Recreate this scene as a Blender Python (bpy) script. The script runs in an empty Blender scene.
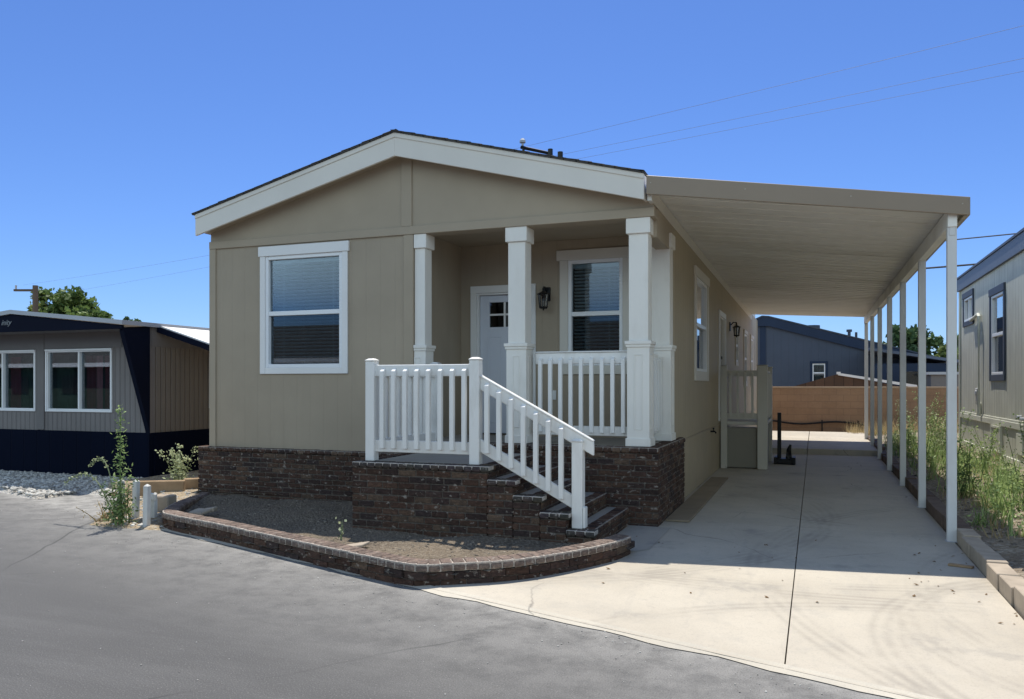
import bpy, bmesh, math, random
from mathutils import Vector, Matrix, noise
R = math.radians
sc = bpy.context.scene
col = sc.collection
WL = {}                                   # world location of every object built

# ------------------------------------------------------------------ materials
def new_mat(name):
    m = bpy.data.materials.new(name); m.use_nodes = True
    nt = m.node_tree
    b = nt.nodes['Principled BSDF']
    return m, nt, b
def N(nt, t, **kw):
    n = nt.nodes.new(t)
    for k, v in kw.items():
        if k in n.inputs: n.inputs[k].default_value = v
        else: setattr(n, k, v)
    return n
def L(nt, a, b): nt.links.new(a, b)
def pos(nt): return N(nt, 'ShaderNodeNewGeometry').outputs['Position']
def noise_n(nt, scale, detail=4, rough=.55, vec=None, stretch=None):
    n = N(nt, 'ShaderNodeTexNoise'); n.inputs['Scale'].default_value = scale
    n.inputs['Detail'].default_value = detail; n.inputs['Roughness'].default_value = rough
    v = vec or pos(nt)
    if stretch:
        mp = N(nt, 'ShaderNodeMapping'); mp.inputs['Scale'].default_value = stretch; L(nt, v, mp.inputs['Vector']); v = mp.outputs['Vector']
    L(nt, v, n.inputs['Vector']); return n.outputs['Fac']
def ramp(nt, fac, stops):
    r = N(nt, 'ShaderNodeValToRGB'); e = r.color_ramp.elements
    while len(e) < len(stops): e.new(.5)
    for i, (p, c) in enumerate(stops):
        e[i].position = p; e[i].color = (c, c, c, 1) if isinstance(c, (int, float)) else (*c, 1)
    L(nt, fac, r.inputs['Fac']); return r.outputs['Color']
def mix(nt, fac, a, b, mode='MIX'):
    m = N(nt, 'ShaderNodeMix', data_type='RGBA', blend_type=mode)
    def put(s, v):
        if isinstance(v, (int, float)): s.default_value = v
        elif isinstance(v, tuple): s.default_value = (*v, 1)[:4]
        else: L(nt, v, s)
    put(m.inputs[0], fac); put(m.inputs[6], a); put(m.inputs[7], b); return m.outputs[2]
def math_n(nt, op, a, b=None, c=None):
    m = N(nt, 'ShaderNodeMath', operation=op)
    for i, v in enumerate((a, b, c)):
        if v is None: continue
        if isinstance(v, (int, float)): m.inputs[i].default_value = v
        else: L(nt, v, m.inputs[i])
    return m.outputs[0]
def bump(nt, b, h, strength=.3, dist=.01):
    n = N(nt, 'ShaderNodeBump'); n.inputs['Strength'].default_value = strength; n.inputs['Distance'].default_value = dist
    L(nt, h, n.inputs['Height'])
    L(nt, n.outputs['Normal'], b.inputs['Normal'])

def paint(name, c, rough=.55, var=.08, scale=1.5, spec=.3, dirt=None):
    m, nt, b = new_mat(name)
    f = noise_n(nt, scale, 5)
    lo = tuple(x*(1-var) for x in c); hi = tuple(min(1, x*(1+var)) for x in c)
    cc = ramp(nt, f, [(.3, lo), (.7, hi)])
    if dirt:
        f2 = noise_n(nt, 3.5, 6, .65, stretch=(1, 1, .35))
        cc = mix(nt, ramp(nt, f2, [(.52, 0.), (.75, .5)]), cc, dirt)
    L(nt, cc, b.inputs['Base Color'])
    b.inputs['Roughness'].default_value = rough; b.inputs['Specular IOR Level'].default_value = spec
    bump(nt, b, noise_n(nt, 60, 3), .06, .004)
    return m

def siding(name, c, axis, pitch, rough=.6, groove=.012, var=.07, horizontal=False, streak=.0, depth=.012, gcol=.55, dusty=0.):
    """painted panel siding with vertical grooves every `pitch` metres"""
    m, nt, b = new_mat(name)
    s = N(nt, 'ShaderNodeSeparateXYZ'); L(nt, pos(nt), s.inputs[0])
    u = s.outputs[{'x': 0, 'y': 1, 'z': 2}[axis]]
    fr = math_n(nt, 'FRACT', math_n(nt, 'DIVIDE', u, pitch))
    tri = math_n(nt, 'ABSOLUTE', math_n(nt, 'SUBTRACT', fr, .5))
    hgt = math_n(nt, 'SMOOTH_MIN', math_n(nt, 'DIVIDE', tri, groove/pitch), 1., .2)
    f = noise_n(nt, 1.1, 6)
    g = noise_n(nt, 26, 4, .6, stretch=(1, 1, .06))
    lo = tuple(x*(1-var) for x in c); hi = tuple(min(1, x*(1+var)) for x in c)
    cc = ramp(nt, f, [(.3, lo), (.7, hi)])
    cc = mix(nt, math_n(nt, 'MULTIPLY', ramp(nt, g, [(.35, 0.), (.75, 1.)]), streak), cc, tuple(x*.62 for x in c))
    cc = mix(nt, ramp(nt, hgt, [(.1, gcol), (.7, 0.)]), cc, tuple(x*.45 for x in c))
    L(nt, cc, b.inputs['Base Color']); b.inputs['Roughness'].default_value = rough
    b.inputs['Specular IOR Level'].default_value = .3 if rough < .85 else .06
    s2 = math_n(nt, 'DIVIDE', s.outputs[2], 1.3)
    dust = math_n(nt, 'MULTIPLY', ramp(nt, s2, [(.35, dusty), (.85, 0.)]), ramp(nt, noise_n(nt, 6, 6, .75), [(.45, 0.), (.7, .7)]))
    cc = mix(nt, dust, cc, (.30, .26, .21))
    cc = mix(nt, ramp(nt, noise_n(nt, 2.4, 6, .7, stretch=(1, 1, .25)), [(.5, 0.), (.75, .4 if dusty else 0.)]), cc, tuple(x*.78 for x in c))
    L(nt, cc, b.inputs['Base Color'])
    hh = math_n(nt, 'ADD', hgt, math_n(nt, 'MULTIPLY', g, .30))
    bump(nt, b, hh, .55, depth)
    return m

def brick_mat():
    m, nt, b = new_mat('used brick')
    a = N(nt, 'ShaderNodeVertexColor'); a.layer_name = 'Col'
    p = pos(nt)
    st_ = (1, 1, 2.2)
    c = mix(nt, ramp(nt, noise_n(nt, 26, 5, .7, stretch=st_), [(.43, 0.), (.64, .85)]), a.outputs['Color'], mix(nt, 1., a.outputs['Color'], (1.95, 1.85, 1.75), 'MULTIPLY'))
    c = mix(nt, ramp(nt, noise_n(nt, 17, 5, .65, stretch=st_), [(.30, .6), (.44, 0.)]), c, mix(nt, 1., a.outputs['Color'], (.42, .42, .46), 'MULTIPLY'))
    c = mix(nt, ramp(nt, noise_n(nt, 15, 4, .6, stretch=(1, 1, 1.5)), [(.60, 0.), (.68, .85)]), c, (.33, .29, .25))
    L(nt, c, b.inputs['Base Color']); b.inputs['Roughness'].default_value = .85; b.inputs['Specular IOR Level'].default_value = .2
    bump(nt, b, noise_n(nt, 55, 6, .75), .9, .012)
    return m

def asphalt_mat():
    m, nt, b = new_mat('weathered asphalt')
    c = ramp(nt, noise_n(nt, .35, 6, .6), [(.3, (.079, .078, .077)), (.7, (.097, .0955, .093))])
    c = mix(nt, ramp(nt, noise_n(nt, 1.4, 7, .75, stretch=(.35, 2.2, 1)), [(.46, 0.), (.8, .45)]), c, (.155, .153, .149))
    c = mix(nt, ramp(nt, noise_n(nt, 3.1, 7, .8), [(.62, 0.), (.80, .6)]), c, (.235, .228, .215))
    c = mix(nt, ramp(nt, noise_n(nt, 1.7, 7, .75), [(.28, .45), (.42, 0.)]), c, (.074, .072, .070))
    # pale concrete dust along the edge with the driveway and planter (X/3 + Y = 4.38)
    s = N(nt, 'ShaderNodeSeparateXYZ'); L(nt, pos(nt), s.inputs[0])
    e = math_n(nt, 'SUBTRACT', 4.383, math_n(nt, 'ADD', math_n(nt, 'DIVIDE', s.outputs[0], 3.), s.outputs[1]))
    near = ramp(nt, math_n(nt, 'DIVIDE', e, 1.8), [(.0, .95), (.1, .55), (.45, .3), (1., 0.)])
    w = math_n(nt, 'MULTIPLY', near, ramp(nt, noise_n(nt, 4, 6, .75), [(.30, .1), (.58, 1.)]))
    c = mix(nt, w, c, (.33, .32, .30))
    sp = noise_n(nt, 120, 3, .7)
    c = mix(nt, ramp(nt, sp, [(.32, .75), (.48, 0.)]), c, (.055, .054, .053))
    c = mix(nt, ramp(nt, sp, [(.58, 0.), (.70, .75)]), c, (.27, .265, .25))
    vo = N(nt, 'ShaderNodeTexVoronoi', feature='DISTANCE_TO_EDGE'); vo.inputs['Scale'].default_value = .33
    wob = N(nt, 'ShaderNodeTexNoise'); wob.inputs['Scale'].default_value = 1.6; L(nt, pos(nt), wob.inputs['Vector'])
    L(nt, mix(nt, .16, pos(nt), wob.outputs['Color'], 'ADD'), vo.inputs['Vector'])
    ck = math_n(nt, 'MULTIPLY', ramp(nt, vo.outputs['Distance'], [(.0, .85), (.0045, 0.)]), ramp(nt, noise_n(nt, .3, 2), [(.50, 0.), (.56, 1.)]))
    c = mix(nt, ck, c, (.04, .04, .04))
    L(nt, c, b.inputs['Base Color']); b.inputs['Roughness'].default_value = .8; b.inputs['Specular IOR Level'].default_value = .25
    bump(nt, b, math_n(nt, 'ADD', sp, math_n(nt, 'MULTIPLY', noise_n(nt, 9, 4), .6)), .5, .006)
    return m

def concrete_mat(name='driveway concrete', tint=(1, 1, 1), joints=True):
    m, nt, b = new_mat(name)
    t = lambda *c: tuple(x*y for x, y in zip(c, tint))
    c = ramp(nt, noise_n(nt, .7, 6, .6), [(.3, t(.40, .358, .292)), (.7, t(.50, .453, .375))])
    c = mix(nt, ramp(nt, noise_n(nt, 2.2, 7, .72), [(.5, 0.), (.8, .55)]), c, t(.30, .285, .26))
    c = mix(nt, ramp(nt, noise_n(nt, 5, 6, .7, stretch=(1.4, .22, 1)), [(.55, 0.), (.8, .4)]), c, t(.29, .27, .245))
    c = mix(nt, ramp(nt, noise_n(nt, .45, 4, .6), [(.6, 0.), (.75, .4)]), c, t(.56, .53, .47))
    c = mix(nt, ramp(nt, noise_n(nt, 1.1, 5, .65), [(.60, 0.), (.76, .6)]), c, t(.20, .19, .175))
    vo = N(nt, 'ShaderNodeTexVoronoi', feature='DISTANCE_TO_EDGE'); vo.inputs['Scale'].default_value = .42
    wob = N(nt, 'ShaderNodeTexNoise'); wob.inputs['Scale'].default_value = 2.2; wob.inputs['Detail'].default_value = 5; L(nt, pos(nt), wob.inputs['Vector'])
    L(nt, mix(nt, .22, pos(nt), wob.outputs['Color'], 'ADD'), vo.inputs['Vector'])
    ck = math_n(nt, 'MULTIPLY', ramp(nt, vo.outputs['Distance'], [(.0, .7), (.0035, 0.)]), ramp(nt, noise_n(nt, .5, 2), [(.50, 0.), (.58, 1.)]))
    c = mix(nt, ck, c, t(.14, .13, .12))
    c = mix(nt, ramp(nt, noise_n(nt, 1.9, 4, .6), [(.70, 0.), (.80, .5)]), c, t(.34, .24, .145))
    c = mix(nt, ramp(nt, noise_n(nt, 7, 6, .8), [(.58, 0.), (.74, .5)]), c, t(.27, .25, .225))
    if joints:
        # scuffed tyre tracks: rings of concentric arcs, worn by noise
        s = N(nt, 'ShaderNodeSeparateXYZ'); L(nt, pos(nt), s.inputs[0])
        for (cx_, cy_, r0, r1) in ((2.6, 5.2, 2.05, 2.35), (-4.2, 9.6, 4.2, 4.5), (3.9, 6.4, 3.1, 3.3), (-1.0, 12.5, 6.1, 6.4), (2.2, 5.6, 1.5, 1.75), (-3.4, 8.9, 3.3, 3.6), (4.6, 7.2, 4.9, 5.2), (-.2, 14.5, 8.3, 8.6), (.9, 3.2, 2.6, 2.85)):
            dx = math_n(nt, 'SUBTRACT', s.outputs[0], cx_); dy = math_n(nt, 'SUBTRACT', s.outputs[1], cy_)
            rr = math_n(nt, 'SQRT', math_n(nt, 'ADD', math_n(nt, 'MULTIPLY', dx, dx), math_n(nt, 'MULTIPLY', dy, dy)))
            k = math_n(nt, 'DIVIDE', math_n(nt, 'SUBTRACT', rr, r0), r1-r0)
            band = ramp(nt, k, [(.0, 0.), (.25, 1.), (.75, 1.), (1., 0.)])
            tread = math_n(nt, 'ADD', .6, math_n(nt, 'MULTIPLY', math_n(nt, 'SINE', math_n(nt, 'MULTIPLY', rr, 75.)), .4))
            w = math_n(nt, 'MULTIPLY', math_n(nt, 'MULTIPLY', band, tread), ramp(nt, noise_n(nt, 1.3, 5, .7), [(.40, 0.), (.62, .5)]))
            c = mix(nt, w, c, t(.26, .235, .20))
    c = mix(nt, ramp(nt, noise_n(nt, 120, 2), [(.3, .25), (.5, 0.)]), c, t(.22, .21, .19))
    L(nt, c, b.inputs['Base Color']); b.inputs['Roughness'].default_value = .85; b.inputs['Specular IOR Level'].default_value = .2
    bump(nt, b, math_n(nt, 'ADD', noise_n(nt, 90, 3), noise_n(nt, 30, 3, .6, stretch=(1, .1, 1))), .25, .004)
    return m

def soil_mat(name, a, b_, c_, scale=30, bs=.9):
    m, nt, b = new_mat(name)
    c = ramp(nt, noise_n(nt, 1.4, 6, .65), [(.3, a), (.7, b_)])
    vo = N(nt, 'ShaderNodeTexVoronoi'); vo.inputs['Scale'].default_value = scale; L(nt, pos(nt), vo.inputs['Vector'])
    sx = N(nt, 'ShaderNodeSeparateXYZ'); L(nt, vo.outputs['Color'], sx.inputs[0])
    c = mix(nt, ramp(nt, sx.outputs[0], [(.45, 0.), (.9, .85)]), c, c_)
    c = mix(nt, ramp(nt, noise_n(nt, 55, 4, .7), [(.3, .6), (.5, 0.)]), c, tuple(x*.4 for x in a))
    L(nt, c, b.inputs['Base Color']); b.inputs['Roughness'].default_value = .95; b.inputs['Specular IOR Level'].default_value = .1
    hh = math_n(nt, 'ADD', math_n(nt, 'MULTIPLY', vo.outputs['Distance'], -1.), noise_n(nt, 45, 5, .7))
    bump(nt, b, hh, bs, .03)
    return m

def stone_mat(name, lo, hi):
    m, nt, b = new_mat(name)
    oi = N(nt, 'ShaderNodeVertexColor'); oi.layer_name = 'Col'
    c = ramp(nt, oi.outputs['Color'], [(.1, lo), (.9, hi)])
    c = mix(nt, ramp(nt, noise_n(nt, 60, 3), [(.3, .4), (.6, 0.)]), c, tuple(x*.6 for x in lo))
    L(nt, c, b.inputs['Base Color']); b.inputs['Roughness'].default_value = .9; b.inputs['Specular IOR Level'].default_value = .2
    return m

def leaf_mat(name, lo, hi, trans=.25):
    m, nt, b = new_mat(name)
    a = N(nt, 'ShaderNodeVertexColor'); a.layer_name = 'Col'
    c = ramp(nt, a.outputs['Color'], [(.05, lo), (.95, hi)])
    L(nt, c, b.inputs['Base Color']); b.inputs['Roughness'].default_value = .6; b.inputs['Specular IOR Level'].default_value = .3
    tr = N(nt, 'ShaderNodeBsdfTranslucent'); L(nt, c, tr.inputs['Color'])
    ms = N(nt, 'ShaderNodeMixShader'); ms.inputs[0].default_value = trans
    out = nt.nodes['Material Output']
    L(nt, b.outputs[0], ms.inputs[1]); L(nt, tr.outputs[0], ms.inputs[2]); L(nt, ms.outputs[0], out.inputs['Surface'])
    return m

def glass_mat(name, tint, ior=1.5, boost=1.0):
    m, nt, b = new_mat(name); nt.nodes.remove(b)
    fr = N(nt, 'ShaderNodeFresnel'); fr.inputs['IOR'].default_value = ior
    f = math_n(nt, 'MINIMUM', math_n(nt, 'MULTIPLY', fr.outputs[0], boost), 1.)
    t = N(nt, 'ShaderNodeBsdfTransparent'); t.inputs[0].default_value = (*tint, 1)
    g = N(nt, 'ShaderNodeBsdfGlossy'); g.inputs['Roughness'].default_value = .012; g.inputs[0].default_value = (.95, .97, 1, 1)
    ms = N(nt, 'ShaderNodeMixShader'); L(nt, f, ms.inputs[0]); L(nt, t.outputs[0], ms.inputs[1]); L(nt, g.outputs[0], ms.inputs[2])
    L(nt, ms.outputs[0], nt.nodes['Material Output'].inputs['Surface'])
    return m

def block_mat():
    m, nt, b = new_mat('tan block')
    s = N(nt, 'ShaderNodeSeparateXYZ'); L(nt, pos(nt), s.inputs[0])
    cb = N(nt, 'ShaderNodeCombineXYZ'); L(nt, s.outputs[0], cb.inputs[0]); L(nt, s.outputs[2], cb.inputs[1])
    br = N(nt, 'ShaderNodeTexBrick'); L(nt, cb.outputs[0], br.inputs['Vector'])
    br.inputs['Scale'].default_value = 1; br.inputs['Brick Width'].default_value = .4; br.inputs['Row Height'].default_value = .2
    br.inputs['Mortar Size'].default_value = .006; br.inputs['Color1'].default_value = (.33, .20, .115, 1); br.inputs['Color2'].default_value = (.36, .22, .13, 1)
    br.inputs['Mortar'].default_value = (.245, .155, .095, 1); br.inputs['Bias'].default_value = -.2
    c = mix(nt, ramp(nt, noise_n(nt, 1.5, 6, .7), [(.42, 0.), (.7, .65)]), br.outputs['Color'], (.22, .13, .08))
    L(nt, c, b.inputs['Base Color']); b.inputs['Roughness'].default_value = .9
    bump(nt, b, math_n(nt, 'ADD', math_n(nt, 'MULTIPLY', br.outputs['Fac'], -1.), noise_n(nt, 40, 4)), .4, .01)
    return m

def shingle_mat(name, a, b_, axis='x'):
    m, nt, b = new_mat(name)
    s = N(nt, 'ShaderNodeSeparateXYZ'); L(nt, pos(nt), s.inputs[0])
    cb = N(nt, 'ShaderNodeCombineXYZ'); L(nt, s.outputs[1 if axis == 'x' else 0], cb.inputs[0]); L(nt, s.outputs[0 if axis == 'x' else 1], cb.inputs[1])
    br = N(nt, 'ShaderNodeTexBrick'); L(nt, cb.outputs[0], br.inputs['Vector'])
    br.inputs['Scale'].default_value = 1; br.inputs['Brick Width'].default_value = .3; br.inputs['Row Height'].default_value = .14
    br.inputs['Mortar Size'].default_value = .008; br.inputs['Color1'].default_value = (*a, 1); br.inputs['Color2'].default_value = (*b_, 1); br.inputs['Mortar'].default_value = (*[x*.4 for x in a], 1)
    L(nt, br.outputs['Color'], b.inputs['Base Color']); b.inputs['Roughness'].default_value = .9
    bump(nt, b, math_n(nt, 'MULTIPLY', br.outputs['Fac'], -1.), .6, .02)
    return m

def pan_mat():
    """white enamelled roof pans, dust and water marks"""
    m, nt, b = new_mat('white roof pans')
    c = ramp(nt, noise_n(nt, .8, 5), [(.3, (.85, .83, .77)), (.7, (.87, .85, .80))])
    c = mix(nt, ramp(nt, noise_n(nt, 1.1, 6, .65, stretch=(.25, 1.0, 1)), [(.48, 0.), (.68, .6)]), c, (.60, .57, .50))
    L(nt, c, b.inputs['Base Color']); b.inputs['Roughness'].default_value = .5
    return m

M = {
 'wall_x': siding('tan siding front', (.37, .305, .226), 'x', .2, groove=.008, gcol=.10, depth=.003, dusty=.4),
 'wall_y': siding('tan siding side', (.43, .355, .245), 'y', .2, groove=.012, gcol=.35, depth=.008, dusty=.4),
 'tan': paint('tan paint', (.38, .314, .232), .6, .05),
 'gable': paint('tan panel paint', (.385, .318, .234), .65, .06),
 'trim': paint('warm grey trim paint', (.66, .62, .55), .5, .04),
 'fascia': paint('off white fascia paint', (.72, .68, .61), .5, .04),
 'white': paint('white paint', (.78, .77, .75), .45, .03),
 'vinyl': paint('white vinyl', (.80, .79, .76), .35, .03, spec=.5, dirt=(.50, .46, .40)),
 'column': paint('white column paint', (.80, .77, .71), .5, .04, dirt=(.64, .60, .53)),
 'beige': paint('beige vinyl', (.56, .53, .46), .5, .04),
 'taupe': paint('taupe panel', (.27, .25, .205), .6, .05),
 'sash': paint('white window vinyl', (.80, .81, .82), .35, .02, spec=.5),
 'brick': brick_mat(),
 'asphalt': asphalt_mat(),
 'concrete': concrete_mat(),
 'porchslab': concrete_mat('porch concrete', (.8, .82, .86), False),
 'gutter': concrete_mat('pale concrete edging', (1.05, 1.07, 1.08), False),
 'soil': soil_mat('planter soil', (.13, .108, .085), (.25, .20, .145), (.31, .26, .20), 48),
 'dirt': soil_mat('dry dirt', (.30, .23, .15), (.42, .33, .22), (.50, .43, .33), 24),
 'strip': soil_mat('planting strip soil', (.20, .155, .115), (.33, .27, .20), (.44, .39, .32), 26),
 'gravelbase': soil_mat('white gravel bed', (.36, .34, .31), (.48, .46, .42), (.60, .58, .54), 26),
 'gravel': stone_mat('white gravel stones', (.28, .265, .24), (.66, .64, .59)),
 'pebble': stone_mat('grey pebbles', (.07, .06, .052), (.33, .28, .22)),
 'shingle': shingle_mat('dark shingles', (.05, .048, .046), (.075, .07, .065)),
 'tile': shingle_mat('brown tile', (.075, .042, .026), (.11, .06, .036), 'y'),
 'pan': pan_mat(),
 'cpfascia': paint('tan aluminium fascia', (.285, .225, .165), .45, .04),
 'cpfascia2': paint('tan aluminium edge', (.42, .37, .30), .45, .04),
 'post': paint('off white aluminium post', (.66, .66, .65), .5, .05, dirt=(.5, .48, .45)),
 'kerb': paint('tan concrete block', (.36, .30, .235), .9, .16, 6, dirt=(.22, .18, .14)),
 'kerbdark': paint('dark brown block', (.125, .09, .072), .9, .25, 6, dirt=(.2, .16, .13)),
 'black': paint('black metal', (.012, .012, .013), .4, .05),
 'rust': paint('dark pipe', (.02, .017, .015), .6, .2),
 'glass': glass_mat('window glass', (.72, .80, .83), 1.5, 1.9),
 'glassdark': glass_mat('screened glass', (.36, .41, .45), 1.5, 1.3),
 'glassmid': glass_mat('lower sash glass', (.56, .64, .68), 1.5, 1.2),
 'glassclear': glass_mat('clear dark glass', (.80, .84, .85), 1.45, .75),
 'curtain': paint('rose curtain', (.50, .20, .24), .9, .1), 'curtain2': paint('maroon curtain', (.20, .025, .045), .9, .15), 'curtain3': paint('dark green curtain', (.035, .06, .045), .9, .15),
 'lampglass': glass_mat('lantern glass', (.85, .87, .88), 1.45),
 'blind': paint('blind slats', (.74, .76, .78), .5, .03),
 'room': paint('dark room', (.03, .03, .032), .9, .05),
 'door': paint('pale blue grey door', (.62, .65, .72), .45, .02),
 'navy': siding('navy skirting', (.0035, .006, .017), 'x', .3, rough=.9, groove=.012, gcol=.5),
 'navyp': paint('navy paint', (.004, .0065, .018), .8, .1, spec=.1),
 'lgrey_x': siding('grey ribbed siding front', (.20, .185, .18), 'x', .105, groove=.016, gcol=.6, streak=.3, depth=.02),
 'lgrey_y': siding('grey ribbed siding side', (.20, .18, .16), 'y', .105, groove=.016, gcol=.6, streak=.3, depth=.02),
 'lgrey': paint('grey panel', (.165, .155, .152), .6, .06),
 'alum': paint('galvanised roof edge', (.42, .44, .47), .45, .05),
 'awning': paint('white awning sheet', (.78, .77, .74), .45, .06),
 'green_y': siding('grey green siding', (.58, .585, .50), 'y', .2, groove=.016, gcol=.55, streak=.75, var=.14, depth=.02),
 'greent': paint('grey green trim', (.58, .585, .50), .65, .1),
 'slate': paint('slate blue trim', (.050, .062, .088), .55, .1),
 'slatel': paint('slate roof fascia', (.085, .105, .145), .5, .08),
 'blue': siding('blue house siding', (.058, .074, .108), 'x', .3, groove=.012, gcol=.2),
 'bluet': paint('dark blue trim', (.010, .024, .058), .5, .08),
 'block': block_mat(),
 'blockcap': paint('wall cap', (.42, .30, .2), .85, .08),
 'leaf_tree': leaf_mat('broadleaf', (.045, .085, .02), (.20, .28, .08), .3),
 'leaf_dark': leaf_mat('cedar foliage', (.022, .05, .02), (.10, .17, .065)),
 'leaf_lime': leaf_mat('yellow green foliage', (.07, .10, .022), (.24, .29, .08)),
 'leaf_weed': leaf_mat('weed leaf', (.09, .155, .04), (.42, .54, .22), .35),
 'leaf_sage': leaf_mat('sage leaf', (.17, .22, .10), (.52, .57, .34), .35),
 'leaf_deep': leaf_mat('deep green leaf', (.04, .075, .025), (.15, .22, .08), .25),
 'straw': leaf_mat('dry straw', (.30, .22, .10), (.58, .47, .26), .3),
 'bark': paint('bark', (.12, .09, .065), .9, .25, 6),
 'wood': paint('weathered timber', (.32, .22, .13), .85, .2, 6),
 'board': paint('dusty board', (.25, .20, .14), .8, .1, 4),
 'pole': paint('creosoted pole', (.11, .085, .065), .85, .15),
 'postwhite': paint('chipped white post paint', (.66, .65, .62), .65, .1, 8, dirt=(.3, .26, .2)),
 'maroon': paint('maroon paint', (.075, .016, .02), .6, .1),
 'hill': paint('dry hillside', (.09, .10, .095), .95, .3, .02),
 'cable': paint('cable sheath', (.02, .02, .022), .6, .05),
 'wire': paint('weathered wire', (.10, .11, .13), .6, .05),
 'meter': paint('grey meter enamel', (.45, .46, .44), .5, .05),
 'letters': paint('faded silver script', (.22, .24, .26), .5, .1),
 'leafdry': paint('dry leaf', (.16, .10, .05), .9, .2, 20),
}

# ------------------------------------------------------------------ mesh builder
class MB:
    def __init__(s): s.v = []; s.f = []; s.c = []; s.usecol = False
    def face(s, pts, c=None):
        i = len(s.v); s.v += [tuple(p) for p in pts]; s.f.append(tuple(range(i, i+len(pts)))); s.c.append(c)
        if c is not None: s.usecol = True
    def mesh(s, vs, fs, c=None):
        i = len(s.v); s.v += [tuple(p) for p in vs]
        for f in fs: s.f.append(tuple(i+k for k in f)); s.c.append(c)
        if c is not None: s.usecol = True
    BF = ((0, 3, 2, 1), (4, 5, 6, 7), (0, 1, 5, 4), (1, 2, 6, 5), (2, 3, 7, 6), (3, 0, 4, 7))
    def box(s, x0, x1, y0, y1, z0, z1, c=None):
        if x0 > x1: x0, x1 = x1, x0
        if y0 > y1: y0, y1 = y1, y0
        if z0 > z1: z0, z1 = z1, z0
        s.mesh([(x0, y0, z0), (x1, y0, z0), (x1, y1, z0), (x0, y1, z0), (x0, y0, z1), (x1, y0, z1), (x1, y1, z1), (x0, y1, z1)], s.BF, c)
    def obox(s, o, a, b, h, c=None):
        o, a, b, h = map(Vector, (o, a, b, h))
        if a.cross(b).dot(h) < 0: a, b = b, a
        s.mesh([o, o+a, o+a+b, o+b, o+h, o+a+h, o+a+b+h, o+b+h], s.BF, c)
    def prism(s, poly, vec, c=None):
        n = len(poly); vec = Vector(vec); P = [Vector(p) for p in poly]; Q = [p+vec for p in P]
        fs = [tuple(range(n))[::-1], tuple(range(n, 2*n))] + [(i, (i+1) % n, n+(i+1) % n, n+i) for i in range(n)]
        nrm = Vector((0, 0, 0))
        for i in range(n): nrm += P[i].cross(P[(i+1) % n])
        if nrm.dot(vec) < 0: fs = [f[::-1] for f in fs]
        s.mesh(P+Q, fs, c)
    def tube(s, pts, r, n=8, c=None, cap=True):
        pts = [Vector(p) for p in pts]; rs = r if isinstance(r, (list, tuple)) else [r]*len(pts)
        rings = []
        for i, p in enumerate(pts):
            t = (pts[min(i+1, len(pts)-1)]-pts[max(i-1, 0)]).normalized()
            u = t.cross(Vector((0, 0, 1)));  u = u.normalized() if u.length > 1e-4 else Vector((1, 0, 0))
            w = u.cross(t)
            rings.append([p+(u*math.cos(2*math.pi*k/n)+w*math.sin(2*math.pi*k/n))*rs[i] for k in range(n)])
        vs = [q for g in rings for q in g]; fs = []
        for i in range(len(pts)-1):
            for k in range(n):
                fs.append((i*n+k, i*n+(k+1) % n, (i+1)*n+(k+1) % n, (i+1)*n+k))
        if cap: fs += [tuple(range(n)), tuple(range((len(pts)-1)*n, len(pts)*n))[::-1]]
        s.mesh(vs, fs, c)
    def build(s, name, mat, parent=None, bevel=0, smooth=False, base=None, recalc=True, seg=1):
        V = s.v
        if parent is None: org = Vector(base) if base else Vector(((min(v[0] for v in V)+max(v[0] for v in V))/2, (min(v[1] for v in V)+max(v[1] for v in V))/2, min(v[2] for v in V)))
        else: org = Vector(((min(v[0] for v in V)+max(v[0] for v in V))/2, (min(v[1] for v in V)+max(v[1] for v in V))/2, min(v[2] for v in V)))
        me = bpy.data.meshes.new(name)
        me.from_pydata([(v[0]-org.x, v[1]-org.y, v[2]-org.z) for v in V], [], s.f)
        if s.usecol:
            ca = me.color_attributes.new('Col', 'FLOAT_COLOR', 'CORNER')
            buf = []
            for p, c in zip(me.polygons, s.c):
                c = c if c is not None else (.5, .5, .5)
                if isinstance(c, (int, float)): c = (c, c, c)
                buf += [c[0], c[1], c[2], 1]*p.loop_total
            ca.data.foreach_set('color', buf)
        if smooth: me.polygons.foreach_set('use_smooth', [True]*len(me.polygons))
        me.materials.append(M[mat]); me.update()
        o = bpy.data.objects.new(name, me); col.objects.link(o); WL[o.name] = org
        if parent is not None:
            o.parent = parent; o.location = org-WL[parent.name]
        else: o.location = org
        if bevel:
            b = o.modifiers.new('edge', 'BEVEL'); b.width = bevel; b.segments = seg; b.limit_method = 'ANGLE'; b.angle_limit = R(40)
        return o

def tag(o, label=None, cat=None, group=None, kind=None):
    if label: o['label'] = label
    if cat: o['category'] = cat
    if group: o['group'] = group
    if kind: o['kind'] = kind
    return o
def empty(name, loc, label, cat, group=None):
    o = bpy.data.objects.new(name, None); o.empty_display_size = .2; col.objects.link(o); o.location = loc; WL[o.name] = Vector(loc)
    return tag(o, label, cat, group)
def children(o): return [c for c in col.objects if c.parent == o]
def copy_tree(o, delta, parent=None):
    c = o.copy(); col.objects.link(c)
    if parent is not None: c.parent = parent
    else: c.location = Vector(o.location)+Vector(delta)
    WL[c.name] = WL[o.name]+Vector(delta)
    for ch in children(o): copy_tree(ch, delta, c)
    return c

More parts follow.
